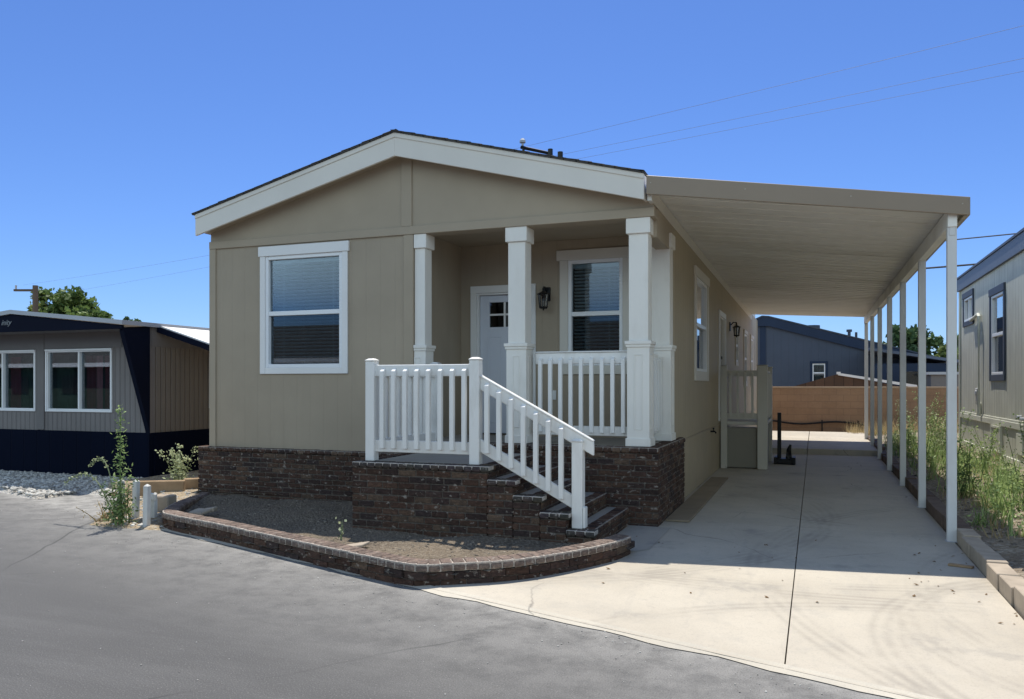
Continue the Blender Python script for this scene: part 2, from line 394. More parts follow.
class Wl:
    """a wall frame: local (along, outward, z) -> world; axis 'fy' faces -Y, 'fx' faces +X, 'bx' faces -X"""
    def __init__(s, axis, plane): s.a = axis; s.p = plane
    def pt(s, a, d, z):
        if s.a == 'fy': return (a, s.p-d, z)
        if s.a == 'fx': return (s.p+d, a, z)
        return (s.p-d, a, z)
    def box(s, mb, a0, a1, d0, d1, z0, z1, c=None):
        p = s.pt(a0, d0, z0); q = s.pt(a1, d1, z1); mb.box(p[0], q[0], p[1], q[1], p[2], q[2], c)

def wall_cells(mb, W, a0, a1, z0, z1, holes, thick):
    A = sorted({a0, a1, *[h[0] for h in holes], *[h[1] for h in holes]}); A = [a for a in A if a0 <= a <= a1]
    Zs = sorted({z0, z1, *[h[2] for h in holes], *[h[3] for h in holes]}); Zs = [z for z in Zs if z0 <= z <= z1]
    for i in range(len(A)-1):
        run = None
        for j in range(len(Zs)-1):
            ca, cz = (A[i]+A[i+1])/2, (Zs[j]+Zs[j+1])/2
            if any(h[0] < ca < h[1] and h[2] < cz < h[3] for h in holes):
                if run is not None: W.box(mb, A[i], A[i+1], -thick, 0, run, Zs[j]); run = None
            elif run is None: run = Zs[j]
        if run is not None: W.box(mb, A[i], A[i+1], -thick, 0, run, Zs[-1])

def window(parent, W, a0, a1, z0, z1, trim=.10, head=.13, mat='trim', glass=('glass', 'glass'), blinds=True, split=.5, slider=False, sash='sash', sill=True, headover=.03, blindmat='blind', lower_open=0, fr_=.045):
    mb = MB()
    W.box(mb, a0-trim, a0, 0, .025, z0-(trim if sill else 0), z1); W.box(mb, a1, a1+trim, 0, .025, z0-(trim if sill else 0), z1)
    W.box(mb, a0-trim-headover, a1+trim+headover, 0, .035, z1, z1+head)
    if sill: W.box(mb, a0, a1, 0, .022, z0-trim, z0)
    root = mb.build('window', mat, parent, bevel=.004)
    f = fr_
    mb = MB()                                                     # vinyl frame and meeting rail
    W.box(mb, a0, a0+f, -.06, .012, z0, z1); W.box(mb, a1-f, a1, -.06, .012, z0, z1)
    W.box(mb, a0+f, a1-f, -.06, .012, z1-f, z1); W.box(mb, a0+f, a1-f, -.06, .014, z0, z0+f)
    if slider: am = a0+(a1-a0)*split; W.box(mb, am-.018, am+.018, -.05, .006, z0+f, z1-f)
    else: zm = z0+(z1-z0)*split; W.box(mb, a0+f, a1-f, -.05, .006, zm-.028, zm+.028)
    mb.build('window_frame', sash, root, bevel=.004)
    rects = [(a0+f, am-.025, z0+f, z1-f), (am+.025, a1-f, z0+f, z1-f)] if slider else [(a0+f, a1-f, zm+.028, z1-f), (a0+f, a1-f, z0+f, zm-.028)]
    for k, (p, q, r, t) in enumerate(rects):
        mb = MB(); d = -.03 if k == 0 else -.042
        W.box(mb, p-.005, q+.005, d-.004, d, r-.005, t+.005); mb.build('pane', glass[k], root)
    if blinds:
        mb = MB(); z = z1-f-.05; W.box(mb, a0+f, a1-f, -.125, -.075, z1-f-.045, z1-f)
        while z > z0+f+lower_open:
            mb.obox(W.pt(a0+f+.012, -.118, z-.012), Vector(W.pt(a1-f-.012, -.118, z-.012))-Vector(W.pt(a0+f+.012, -.118, z-.012)),
                    Vector(W.pt(0, .036, .018))-Vector(W.pt(0, 0, 0)), (0, 0, .0025)); z -= .044
        for a in (a0+.2, a1-.2): W.box(mb, a-.002, a+.002, -.102, -.099, z0+f, z1-f)
        mb.build('blind', blindmat, root)
    mb = MB()                                                     # the unlit room behind
    W.box(mb, a0-.05, a1+.05, -.92, -.9, z0-.05, z1+.05); W.box(mb, a0-.07, a0-.05, -.9, -.125, z0-.05, z1+.05); W.box(mb, a1+.05, a1+.07, -.9, -.125, z0-.05, z1+.05)
    W.box(mb, a0-.05, a1+.05, -.9, -.125, z1+.05, z1+.07); W.box(mb, a0-.05, a1+.05, -.9, -.125, z0-.07, z0-.05)
    mb.build('room_lining', 'room', root)
    return root

# ------------------------------------------------------------------ bricks
BR = random.Random(4)
BCOLS = [(.060, .036, .029), (.050, .032, .028), (.072, .040, .030), (.085, .050, .036), (.098, .060, .042), (.078, .044, .032), (.064, .038, .029), (.055, .036, .031), (.118, .080, .057), (.072, .042, .031), (.044, .031, .029), (.074, .043, .031)]
BCOLS = [tuple(x*.80 for x in c) for c in BCOLS]
MORT = (.085, .073, .063)
def bcol(): 
    c = BR.choice(BCOLS); k = BR.uniform(.8, 1.2); return tuple(x*k for x in c)
def brick_run(mb, p0, p1, nrm, z0, z1, course=.063, length=.182, first=0, depth=.05, core=True):
    """courses of bricks along the straight run p0->p1 standing proud of a mortar core"""
    p0 = Vector((*p0, 0)); p1 = Vector((*p1, 0)); t = (p1-p0); Ln = t.length; t.normalize(); n = Vector((*nrm, 0))
    if core: mb.obox(p0+t*.008-n*depth+Vector((0, 0, z0)), t*(Ln-.016), n*(depth-.006), (0, 0, z1-z0), MORT)
    nc = max(1, round((z1-z0)/course)); ch = (z1-z0)/nc
    for k in range(nc):
        a = -length*(.5 if (k+first) % 2 else 0)-BR.uniform(0, .02)
        while a < Ln-.02:
            l = length*BR.uniform(.94, 1.05); s, e = max(a, 0), min(a+l-.012, Ln)
            if Ln-(a+l) < .05: e = Ln; l = Ln-a+.1
            if e-s > .025:
                out = BR.uniform(-.004, .004); j = BR.uniform(-.002, .002)
                mb.obox(p0+t*s-n*(depth-.01)+Vector((0, 0, z0+k*ch+.004+j)), t*(e-s), n*(depth-.01+out), (0, 0, ch-.0115), bcol())
            a += l
def cap_run(mb, p0, p1, nrm, z0, h=.065, depth=.13, width=.098, over=.012, capcol=None, mort=(.20, .18, .16)):
    """rowlock cap: bricks laid across the wall, rounded nose outward, pale joints"""
    p0 = Vector((*p0, 0)); p1 = Vector((*p1, 0)); t = (p1-p0); Ln = t.length; t.normalize(); n = Vector((*nrm, 0))
    cnt = max(1, round(Ln/width)); w = Ln/cnt
    mb.obox(p0-n*depth+Vector((0, 0, z0+.02)), t*Ln, n*(depth+over-.010), (0, 0, h-.024), mort)
    for i in range(cnt):
        c = capcol() if capcol else bcol()
        o = p0+t*(i*w+.005)+Vector((0, 0, z0+BR.uniform(-.002, .002))); ww = w-.010
        prof = [(-depth, .0), (over-.012, 0), (over, .014), (over, h-.030), (over-.010, h-.010), (over-.032, h), (-depth, h)]
        mb.prism([o+n*a+Vector((0, 0, b)) for a, b in prof], t*ww, c)

# ------------------------------------------------------------------ setting: ground
def sheet(name, poly, z, mat, label=None, cat=None, kind='structure', thick=0):
    mb = MB()
    if thick: mb.prism([(x, y, z-thick) for x, y in poly], (0, 0, thick))
    else: mb.face([(x, y, z) for x, y in poly])
    o = mb.build(name, mat)
    return tag(o, kind=kind)
def gridsheet(name, x0, x1, y0, y1, zf, mat, step=.12, inside=None):
    mb = MB(); nx = max(2, int((x1-x0)/step)); ny = max(2, int((y1-y0)/step))
    P = [[(x0+(x1-x0)*i/nx, y0+(y1-y0)*j/ny) for i in range(nx+1)] for j in range(ny+1)]
    vs = [(x, y, zf(x, y)) for row in P for x, y in row]; fs = []
    for j in range(ny):
        for i in range(nx):
            if inside:
                x, y = P[j][i]; 
                if not inside(x+.5*(x1-x0)/nx, y+.5*(y1-y0)/ny): continue
            a = j*(nx+1)+i; fs.append((a, a+1, a+nx+2, a+nx+1))
    mb.mesh(vs, fs); o = mb.build(name, mat, smooth=True); return tag(o, kind='structure')
def nz(x, y, s, seed=0): return noise.noise((x*s, y*s, seed))

sheet('ground', [(-400, -300), (400, -300), (400, 400), (-400, 400)], -.06, 'dirt')
edge = lambda x: 5.26-(x+2.63)/3
sheet('road', [(-60, -50), (60, -50), (60, edge(60)), (-6.35, edge(-6.35)), (-6.9, 6.36), (-7.35, 6.62), (-7.75, 7.15), (-8.2, 7.75), (-8.6, 8.15), (-9.45, 8.22), (-9.94, edge(-9.94)), (-60, edge(-60))], 0, 'asphalt')
# driveway: two slabs meeting at the long joint x = -0.15, with cross joints
E_ = .012
J = .004
dy = [None, 8.9, 13.4, 18.33]
dw = [(-2.63, -.15-J), (-.15+J, 1.235)]
for i, (xa, xb) in enumerate(dw):
    for k in range(3):
        if k == 0:
            poly = [(xa, edge(xa)), (xb, edge(xb)), (xb, dy[1]-.004), (xa, dy[1]-.004)]
        else: poly = [(max(xa, -1.62), dy[k]+.004), (xb, dy[k]+.004), (xb, dy[k+1]), (max(xa, -1.62), dy[k+1])]
        sheet('driveway', poly, E_, 'concrete', thick=.05)
sheet('driveway', [(-1.62, 18.334), (-.16, 18.334), (-.16, 25.2), (-1.62, 25.2)], .13, 'concrete', thick=.18)
sheet('driveway', [(-.145, 18.334), (1.32, 18.334), (1.32, 25.2), (-.145, 25.2)], .13, 'concrete', thick=.18)
# joint filler under the gaps
# pale concrete lip between asphalt and slab / planter
mb = MB(); rl = random.Random(3)
xs = [-6.38+i*.14 for i in range(int((6.38+1.24)/.14)+1)]
for i in range(len(xs)-1):
    a, b = xs[i], xs[i+1]; ja, jb = nz(a, 0, 3, 5)*.05, nz(b, 0, 3, 5)*.05
    mb.face([(a, edge(a)-.05-ja, .005), (b, edge(b)-.05-jb, .005), (b, edge(b)+.06, .0155), (a, edge(a)+.06, .0155)])
tag(mb.build('concrete_edging', 'gutter'), kind='structure')

# ------------------------------------------------------------------ planter of low brick wall
def bez(pts, n=12):
    out = []
    P = [Vector((*p, 0)) for p in pts]; P = [P[0]*2-P[1]]+P+[P[-1]*2-P[-2]]
    for i in range(1, len(P)-2):
        for k in range(n):
            t = k/n; a, b, c, d = P[i-1:i+3]
            out.append(.5*((2*b)+(c-a)*t+(2*a-5*b+4*c-d)*t*t+(3*b-a-3*c+d)*t*t*t))
    out.append(P[-2]); return out
outer = bez([(-7.56, 8.37), (-7.30, 7.95), (-7.06, 7.5), (-6.80, 7.08), (-6.60, 6.80), (-6.46, 6.62), (-6.30, 6.49), (-6.02, 6.38), (-5.5, 6.22), (-4.9, 6.01), (-4.2, 5.76), (-3.55, 5.53), (-3.1, 5.37), (-2.86, 5.30), (-2.70, 5.31), (-2.50, 5.43), (-2.215, 5.63), (-2.0, 5.87), (-1.80, 6.19), (-1.60, 6.60), (-1.52, 6.93), (-1.53, 7.02)])
def resample(pts, step):
    out = [pts[0].copy()]; acc = 0
    for a, b in zip(pts, pts[1:]):
        d = (b-a).length; pos_ = 0
        while acc+(d-pos_) >= step:
            pos_ += step-acc; acc = 0; out.append(a+(b-a)*(pos_/d))
        acc += d-pos_
    return out
PW = .145
def top_at(p): return .182-.085*min(1, max(0, (p.y-6.5)/1.9)) if p.x < -6 else .182
def capc():
    k = BR.uniform(.86, 1.12); return tuple(x*k for x in BR.choice([(.135, .102, .086), (.115, .087, .073), (.152, .117, .099)]))
pw = empty('planter_wall', (-4, 6, 0), 'low curved used-brick planter wall with rounded pinkish cap bricks, edging the road before the house', 'planter wall')
mbw, mbc = MB(), MB()
def nrm2(t): return Vector((t.y, -t.x, 0))
body = resample(outer, .2)
for i in range(len(body)-1):
    a, b = body[i], body[i+1]; t = (b-a).normalized(); n = -nrm2(t)
    if n.dot(Vector((-4.3, 7.6, 0))-a) > 0: n = -n
    PH = top_at(a); nc_ = 2 if PH > .14 else 1
    mbw.obox(a-n*PW, b-a, n*(PW-.01), (0, 0, PH-.06), MORT)
    for k in range(nc_):
        off = (b-a)*(.5 if k else 0); zz = PH-.064-(nc_-k)*.064
        c0 = a+off; 
        mbw.obox(c0-n*.10+Vector((0, 0, zz)), (b-a)*.955, n*(.10+BR.uniform(-.003, .003)), (0, 0, .057), bcol())
        mbw.obox(c0-n*PW+Vector((0, 0, zz)), (b-a)*.955, -n*.006, (0, 0, .066), bcol())
caps = resample(outer, .094)
for i in range(len(caps)-1):
    a, b = caps[i], caps[i+1]; t = (b-a).normalized(); n = -nrm2(t)
    if n.dot(Vector((-4.3, 7.6, 0))-a) > 0: n = -n
    z0 = top_at(a)-.066+BR.uniform(-.002, .002); h = .066; c = capc()
    prof = [(-PW-.008, 0), (.006, 0), (.014, .010), (.014, h-.036), (.006, h-.016), (-.010, h-.004), (-.028, h), (-PW-.008+.02, h), (-PW-.008, h-.016)]
    mbc.prism([a+n*p+Vector((0, 0, z0+q)) for p, q in prof], (b-a)*.87, c)
    mbw.obox(a-n*(PW-.004)+Vector((0, 0, z0)), b-a, n*(PW+.004), (0, 0, h-.008), (.32, .29, .26))
mbw.build('wall_body', 'brick', pw, bevel=.004); mbc.build('cap', 'brick', pw, bevel=.005)
OUT = outer
def in_planter(x, y):
    poly = [(p.x, p.y) for p in OUT]+[(-1.9, 7.3), (-1.9, 8.4), (-7.4, 8.4)]
    c = False; j = len(poly)-1
    for i in range(len(poly)):
        (xi, yi), (xj, yj) = poly[i], poly[j]
        if (yi > y) != (yj > y) and x < (xj-xi)*(y-yi)/(yj-yi)+xi: c = not c
        j = i
    return c
gridsheet('planter_soil', -7.4, -1.5, 5.1, 8.45, lambda x, y: .075+.035*nz(x, y, 1.3, 1)+.02*nz(x, y, 4, 2)+.05*math.exp(-((x+2.9)**2/1.2+(y-5.95)**2/.25)), 'soil', .07, in_planter)
def stones(name, mat, n, pick, smin, smax, seed, label, cat, group=None):
    r = random.Random(seed); mb = MB()
    ico = [(0, 0, 1), (.89, 0, .45), (.28, .85, .45), (-.72, .53, .45), (-.72, -.53, .45), (.28, -.85, .45), (.72, .53, -.45), (-.28, .85, -.45), (-.89, 0, -.45), (-.28, -.85, -.45), (.72, -.53, -.45), (0, 0, -1)]
    fs = [(0, 1, 2), (0, 2, 3), (0, 3, 4), (0, 4, 5), (0, 5, 1), (1, 6, 2), (2, 7, 3), (3, 8, 4), (4, 9, 5), (5, 10, 1), (6, 7, 2), (7, 8, 3), (8, 9, 4), (9, 10, 5), (10, 6, 1), (11, 7, 6), (11, 8, 7), (11, 9, 8), (11, 10, 9), (11, 6, 10)]
    for _ in range(n):
        x, y, z = pick(r); s = smin+(smax-smin)*r.random()**2.5
        ax = (r.uniform(.7, 1.3), r.uniform(.7, 1.3), r.uniform(.5, .8)); th = r.random()*6.28; co, si = math.cos(th), math.sin(th)
        vs = []
        for (a, b, c) in ico:
            k = s*r.uniform(.8, 1.15); a, b, c = a*k*ax[0], b*k*ax[1], c*k*ax[2]
            vs.append((x+a*co-b*si, y+a*si+b*co, z+c))
        mb.mesh(vs, fs, r.random())
    return tag(mb.build(name, mat), label, cat, group, 'stuff')
def pick_pl(r):
    while True:
        x, y = r.uniform(-7.3, -1.6), r.uniform(5.1, 8.4)
        if in_planter(x, y) and in_planter(x+.15, y) and in_planter(x, y-.25): return x, y, .075+.035*nz(x, y, 1.3, 1)+.02*nz(x, y, 4, 2)+.05*math.exp(-((x+2.9)**2/1.2+(y-5.95)**2/.25))
stones('planter_gravel', 'pebble', 2000, pick_pl, .004, .016, 5, 'loose grey gravel and pebbles lying on the planter soil', 'gravel')
# white gravel bed of the left neighbour
def gz(x, y):
    d = y-edge(x) if x < -9.5 else min(y-edge(x), y-8.2)
    return max(-.12, min(.04, d*.35))+.025*nz(x, y, .8, 3)*(d > .1)
gridsheet('gravel_bed', -22, -9.0, 7.0, 9.72, gz, 'gravelbase', .07)
def pick_gr(r):
    while True:
        x, y = r.uniform(-13.5, -9.05), r.uniform(7.2, 9.65)
        if y > edge(x)+.05 and (x < -9.5 or y > 8.25): return x, y, .045+.03*nz(x, y, .8, 3)
stones('white_gravel', 'gravel', 3800, pick_gr, .012, .04, 6, 'loose white gravel spread below the navy skirting', 'gravel')
def dz_(x, y):
    d = min(y-6.42+.06*nz(x, y, 2.2, 4), (x+7.25+(y-6.42)*.55)*.9+.08*nz(x, y, 1.8, 6)) if y < 8.6 else .3
    return max(-.1, min(.012, d*.3))+(.025*max(0, nz(x, y, 1.5, 7))+.10*min(1, max(0, (y-6.9)/1.2)))*min(1, max(0, d*4))
gridsheet('dirt_bank', -9.4, -6.25, 6.2, 12, dz_, 'dirt', .06, lambda x, y: not in_planter(x, y))
def pick_dt(r):
    while True:
        x, y = r.uniform(-8.6, -6.4), r.uniform(6.45, 9.2)
        if not in_planter(x, y) and x > -7.2-(y-6.42)*.55: return x, y, .012+.10*min(1, max(0, (y-6.9)/1.2))
stones('dirt_pebbles', 'gravel', 600, pick_dt, .008, .035, 8, 'pale stones scattered on dry dirt beside the white stakes', 'stones')
# planting strip on the right
zst = lambda x, y: max(-.12, min(0, (y-edge(x)-.25)*.5))+.075+.13*min(1, max(0, (x-1.5)/1.2))+.03*nz(x, y, 1.2, 9)+.015*nz(x, y, 5, 4)
gridsheet('planting_strip', 1.34, 3.1, 3.4, 26, zst, 'strip', .12)
gridsheet('planting_strip', 1.34, 8.0, 20.4, 26, lambda x, y: zst(min(x, 3.), y), 'strip', .25, lambda x, y: x > 3.05)
def pick_st(r):
    x, y = r.uniform(1.45, 3.0), 4+18*r.random()**1.7; return x, y, zst(x, y)
stones('strip_gravel', 'pebble', 2200, pick_st, .006, .034, 10, 'pale gravel strewn through the weedy planting strip', 'gravel')
# concrete block kerb beside the driveway
kb = empty('block_kerb', (1.3, 12, 0), 'long low kerb of tan concrete blocks between driveway and weedy strip', 'kerb')
y = 3.9; rk = random.Random(2); mb, md = MB(), MB()
while y < 22.4:
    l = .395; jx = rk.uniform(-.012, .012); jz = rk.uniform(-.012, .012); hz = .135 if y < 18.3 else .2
    (mb if y < 8.5 else md).obox((1.245+jx, y, -.03), (.0, l-.008, 0), (.145, rk.uniform(-.008, .008), 0), (0, 0, hz+.03+jz)); y += l  # blocks from about the front carport post back get a darker brown
mb.build('blocks', 'kerb', kb, bevel=.006)
tag(md.build('dark_blocks', 'kerbdark', kb, bevel=.006), 'dark brown kerb blocks')
def pick_rd(r):
    x = r.uniform(-9.5, 1.3); return x, edge(x)-.04-abs(r.gauss(0, .35)) if r.random() < .6 else r.uniform(.8, 6), .003
def pick_rd2(r):
    while True:
        x, y, z = pick_rd(r)
        if y < edge(x)-.03: return x, y, z
stones('road_grit', 'gravel', 1200, pick_rd2, .0015, .006, 14, 'fine loose grit strewn along the edge of the asphalt road', 'grit')

# ------------------------------------------------------------------ the tan manufactured home
home = empty('manufactured_home', (-4.55, 8.46, 0), 'tan manufactured home with dark brick skirting, white trim and gabled covered front porch', 'house')
XL, XR, YF, YB, YP = -7.45, -1.60, 8.46, 24.6, 9.82
ZF, ZB = .84, 3.30                        # porch floor, underside of the gable band
XP = -4.45
FW, SW, PB = Wl('fy', YF), Wl('fx', XR), Wl('fy', YP)
w1 = (-6.57, -5.43, 1.72, 3.14)
mb = MB(); wall_cells(mb, FW, XL, XP, .60, ZB, [w1], .12); mb.build('front_wall', 'wall_x', home)
wp = (-2.95, -2.24, 1.745, 3.09)
dr = (-4.22, -3.47, ZF, 2.72)
mb = MB(); wall_cells(mb, PB, XP, XR, ZF-.1, 3.36, [wp, dr], .12)
mb.box(XP-.12, XP, YF+.12, YP+.12, ZF-.1, 3.36)
mb.build('porch_wall', 'wall_x', home)
ws1 = (11.62, 12.86, 1.70, 3.06)
sd = (14.62, 15.55, .86, 2.74)
s3 = (17.75, 18.25, 2.0, 2.72)
s4 = (19.9, 20.7, 1.55, 2.74)
s5 = (22.0, 22.8, 1.55, 2.74)
mb = MB(); wall_cells(mb, SW, YP-.10, YB, -.02, 3.42, [ws1, sd, s3, s4, s5], .12)
mb.build('side_wall', 'wall_y', home)
mb = MB(); mb.box(XR+.001, XR+.014, 10.25, YB, .78, .80); mb.box(XR, XR+.02, YB-.1, YB, .0, 3.4); mb.build('side_trim', 'tan', home)
mb = MB(); mb.box(XL, XL+.12, YF+.121, YB, .1, 3.42); mb.box(XL+.12, XR-.12, YB-.12, YB, .1, 3.42); mb.build('rear_walls', 'tan', home)
# gable
zE, zP, xP = 3.53, 4.27, (XL+XR)/2-.06
mb = MB(); mb.prism([(XL, YF, ZB+.08), (XR, YF, ZB+.08), (XR, YF, zE), (xP, YF, zP), (XL, YF, zE)], (0, .12, 0)); mb.build('gable', 'gable', home)
mb = MB(); FW.box(mb, XL-.012, XR+.012, -.18, .024, ZB-.015, ZB+.082); FW.box(mb, XL-.012, XL+.09, -.09, .020, .62, ZB-.016)
mb.prism([(-4.61, YF-.018, ZB+.083), (-4.47, YF-.018, ZB+.083), (-4.47, YF-.018, zP-.02), (-4.61, YF-.018, zP-.02)], (0, .018, 0))
FW.box(mb, XP-.13, XP-.003, -.12, .016, .84, ZB-.016)
mb.build('trim_band', 'tan', home, bevel=.004)
mb = MB(); mb.box(XP, XR+.001, YF+.18, YP+.0, 3.35, 3.39); mb.box(XP, XR, YF+.10, YF+.18, 3.30, 3.352); mb.build('porch_ceiling', 'gable', home)
mb = MB(); mb.box(XR-.16, XR, YF+.18, YP-.1, 3.10, 3.42); mb.build('side_beam', 'tan', home)
# fascia, soffit, roof
YR0 = 8.24
xl, xr, zl = -7.51, -1.66, 3.705; pk = (-4.585, 4.445)
fh = .27
mb = MB()
mb.prism([(xl, YR0, zl-fh), (xl, YR0, zl), (pk[0], YR0, pk[1]), (pk[0], YR0, pk[1]-fh)], (0, .035, 0))
mb.prism([(pk[0], YR0, pk[1]-fh), (pk[0], YR0, pk[1]), (xr, YR0, zl-.01), (xr, YR0, zl-.01-fh)], (0, .035, 0))
for (a, b, c, d) in ((xl, zl, pk[0], pk[1]), (pk[0], pk[1], xr, zl-.01)):
    mb.prism([(a, YR0-.012, b-.055), (a, YR0-.012, b+.0), (c, YR0-.012, d+.0), (c, YR0-.012, d-.055)], (0, .012, 0))
mb.box(xl, xl+.03, YR0+.035, YB+.2, zl-.19, zl-.004)
mb.box(xr-.03, xr, YR0+.035, YB+.2, zl-.26, zl-.015)
mb.build('fascia', 'fascia', home, bevel=.003)
mb = MB(); t = .03
mb.prism([(xl+.03, YR0+.035, zl-fh+.05), (pk[0], YR0+.035, pk[1]-fh+.05), (pk[0], YR0+.035, pk[1]-fh+.05+t), (xl+.03, YR0+.035, zl-fh+.05+t)], (0, .30, 0))
mb.prism([(pk[0], YR0+.035, pk[1]-fh+.05), (xr-.03, YR0+.035, zl-fh+.04), (xr-.03, YR0+.035, zl-fh+.04+t), (pk[0], YR0+.035, pk[1]-fh+.05+t)], (0, .30, 0))
mb.build('soffit', 'tan', home)
mb = MB(); t = .014
mb.prism([(xl-.03, YR0-.03, zl-.006), (pk[0], YR0-.03, pk[1]+.001), (pk[0], YR0-.03, pk[1]+.001+t), (xl-.03, YR0-.03, zl-.006+t)], (0, YB-YR0+.3, 0))
mb.prism([(pk[0], YR0-.03, pk[1]+.001), (xr+.01, YR0-.03, zl-.013), (xr+.01, YR0-.03, zl-.013+t), (pk[0], YR0-.03, pk[1]+.001+t)], (0, YB-YR0+.3, 0))
roof = mb.build('roof', 'shingle', home)
mb = MB(); rs = random.Random(8)                       # front row of ragged shingle tabs and ridge caps
for sgn, (xa, za, xb, zb) in enumerate(((xl-.03, zl+.005, pk[0], pk[1]+.014), (xr+.01, zl+.0, pk[0], pk[1]+.014))):
    n = 21
    for i in range(n):
        f0, f1 = i/n, (i+1)/n+.012; x0, x1 = xa+(xb-xa)*f0, xa+(xb-xa)*f1; z0, z1 = za+(zb-za)*f0, za+(zb-za)*f1
        lift = rs.uniform(.003, .011)
        mb.prism([(x0, YR0-.034-rs.uniform(0, .01), z0+lift), (x1, YR0-.034, z1), (x1, YR0-.034, z1+.007), (x0, YR0-.034, z0+lift+.007)], (0, .3, 0))
for i in range(60): mb.prism([(pk[0]-.15, YR0-.04+i*.25, pk[1]-.03), (pk[0], YR0-.04+i*.25, pk[1]+.026), (pk[0]+.15, YR0-.04+i*.25, pk[1]-.03), (pk[0], YR0-.04+i*.25, pk[1]+.014)], (0, .28, 0))
mb.build('shingle_edge', 'shingle', roof)
# brick skirting and porch base
mb = MB()
Ys = 8.39
brick_run(mb, (-7.60, Ys), (-4.28, Ys), (0, -1), -.03, .635)
brick_run(mb, (-7.60, 8.9), (-7.60, Ys+.052), (-1, 0), -.03, .635)
cap_run(mb, (-7.60, Ys), (-4.28, Ys), (0, -1), .635, .06, .16)
brick_run(mb, (-4.28, Ys), (-1.54, Ys), (0, -1), -.03, .775)
brick_run(mb, (-1.54, Ys+.052), (-1.54, 10.22), (1, 0), -.03, .775, first=1)
cap_run(mb, (-4.28, Ys), (-1.545, Ys), (0, -1), .775, .066, .14)
cap_run(mb, (-1.54, Ys+.001), (-1.54, 10.22), (1, 0), .775, .066, .14)
mb.build('brick_skirting', 'brick', home, bevel=.004)
mb = MB(); mb.box(XP-.1, XR-.02, Ys+.13, YP, .70, .836); mb.build('porch_floor', 'porchslab', home)
# columns
def column(xc, yc, hw, half=None):
    mb = MB(); pw_ = hw+.016
    x0, x1 = xc-hw, xc+hw
    def bx(h, z0, z1, g=0.0): mb.box(max(xc-h, half[0]) if half else xc-h, min(xc+h, half[1]) if half else xc+h, yc-h, yc+h, z0, z1)
    bx(hw, 1.97, 3.12)
    root = mb.build('porch_column', 'column', home, bevel=.004)
    mb = MB(); bx(hw+.026, 3.12, 3.285); mb.build('capital', 'column', root, bevel=.004)
    mb = MB(); bx(pw_, ZF+.003, 1.935); bx(pw_+.022, 1.935, 1.972); bx(pw_+.012, 1.905, 1.936); bx(pw_+.014, ZF+.004, ZF+.09)
    for (fx, fy) in ((0, -1), (1, 0)):                 # applied frame moulding on each face
        for (a0, a1, z0, z1) in ((-.045, -.033, 1.02, 1.83), (.033, .045, 1.02, 1.83), (-.033, .033, 1.818, 1.83), (-.033, .033, 1.02, 1.032)):
            if fy: mb.box(xc+a0, xc+a1, yc-pw_-.006, yc-pw_, z0, z1)
            elif not half: mb.box(xc+pw_, xc+pw_+.006, yc+a0, yc+a1, z0, z1)
    mb.build('pedestal', 'column', root, bevel=.003)
    return root
YC = 8.60
column(-4.40, YC-.035, .09, (-4.445, -4.0))
column(-3.155, YC-.02, .103)
column(-1.765, YC-.02, .105)
column(-1.708, 9.56, .112)
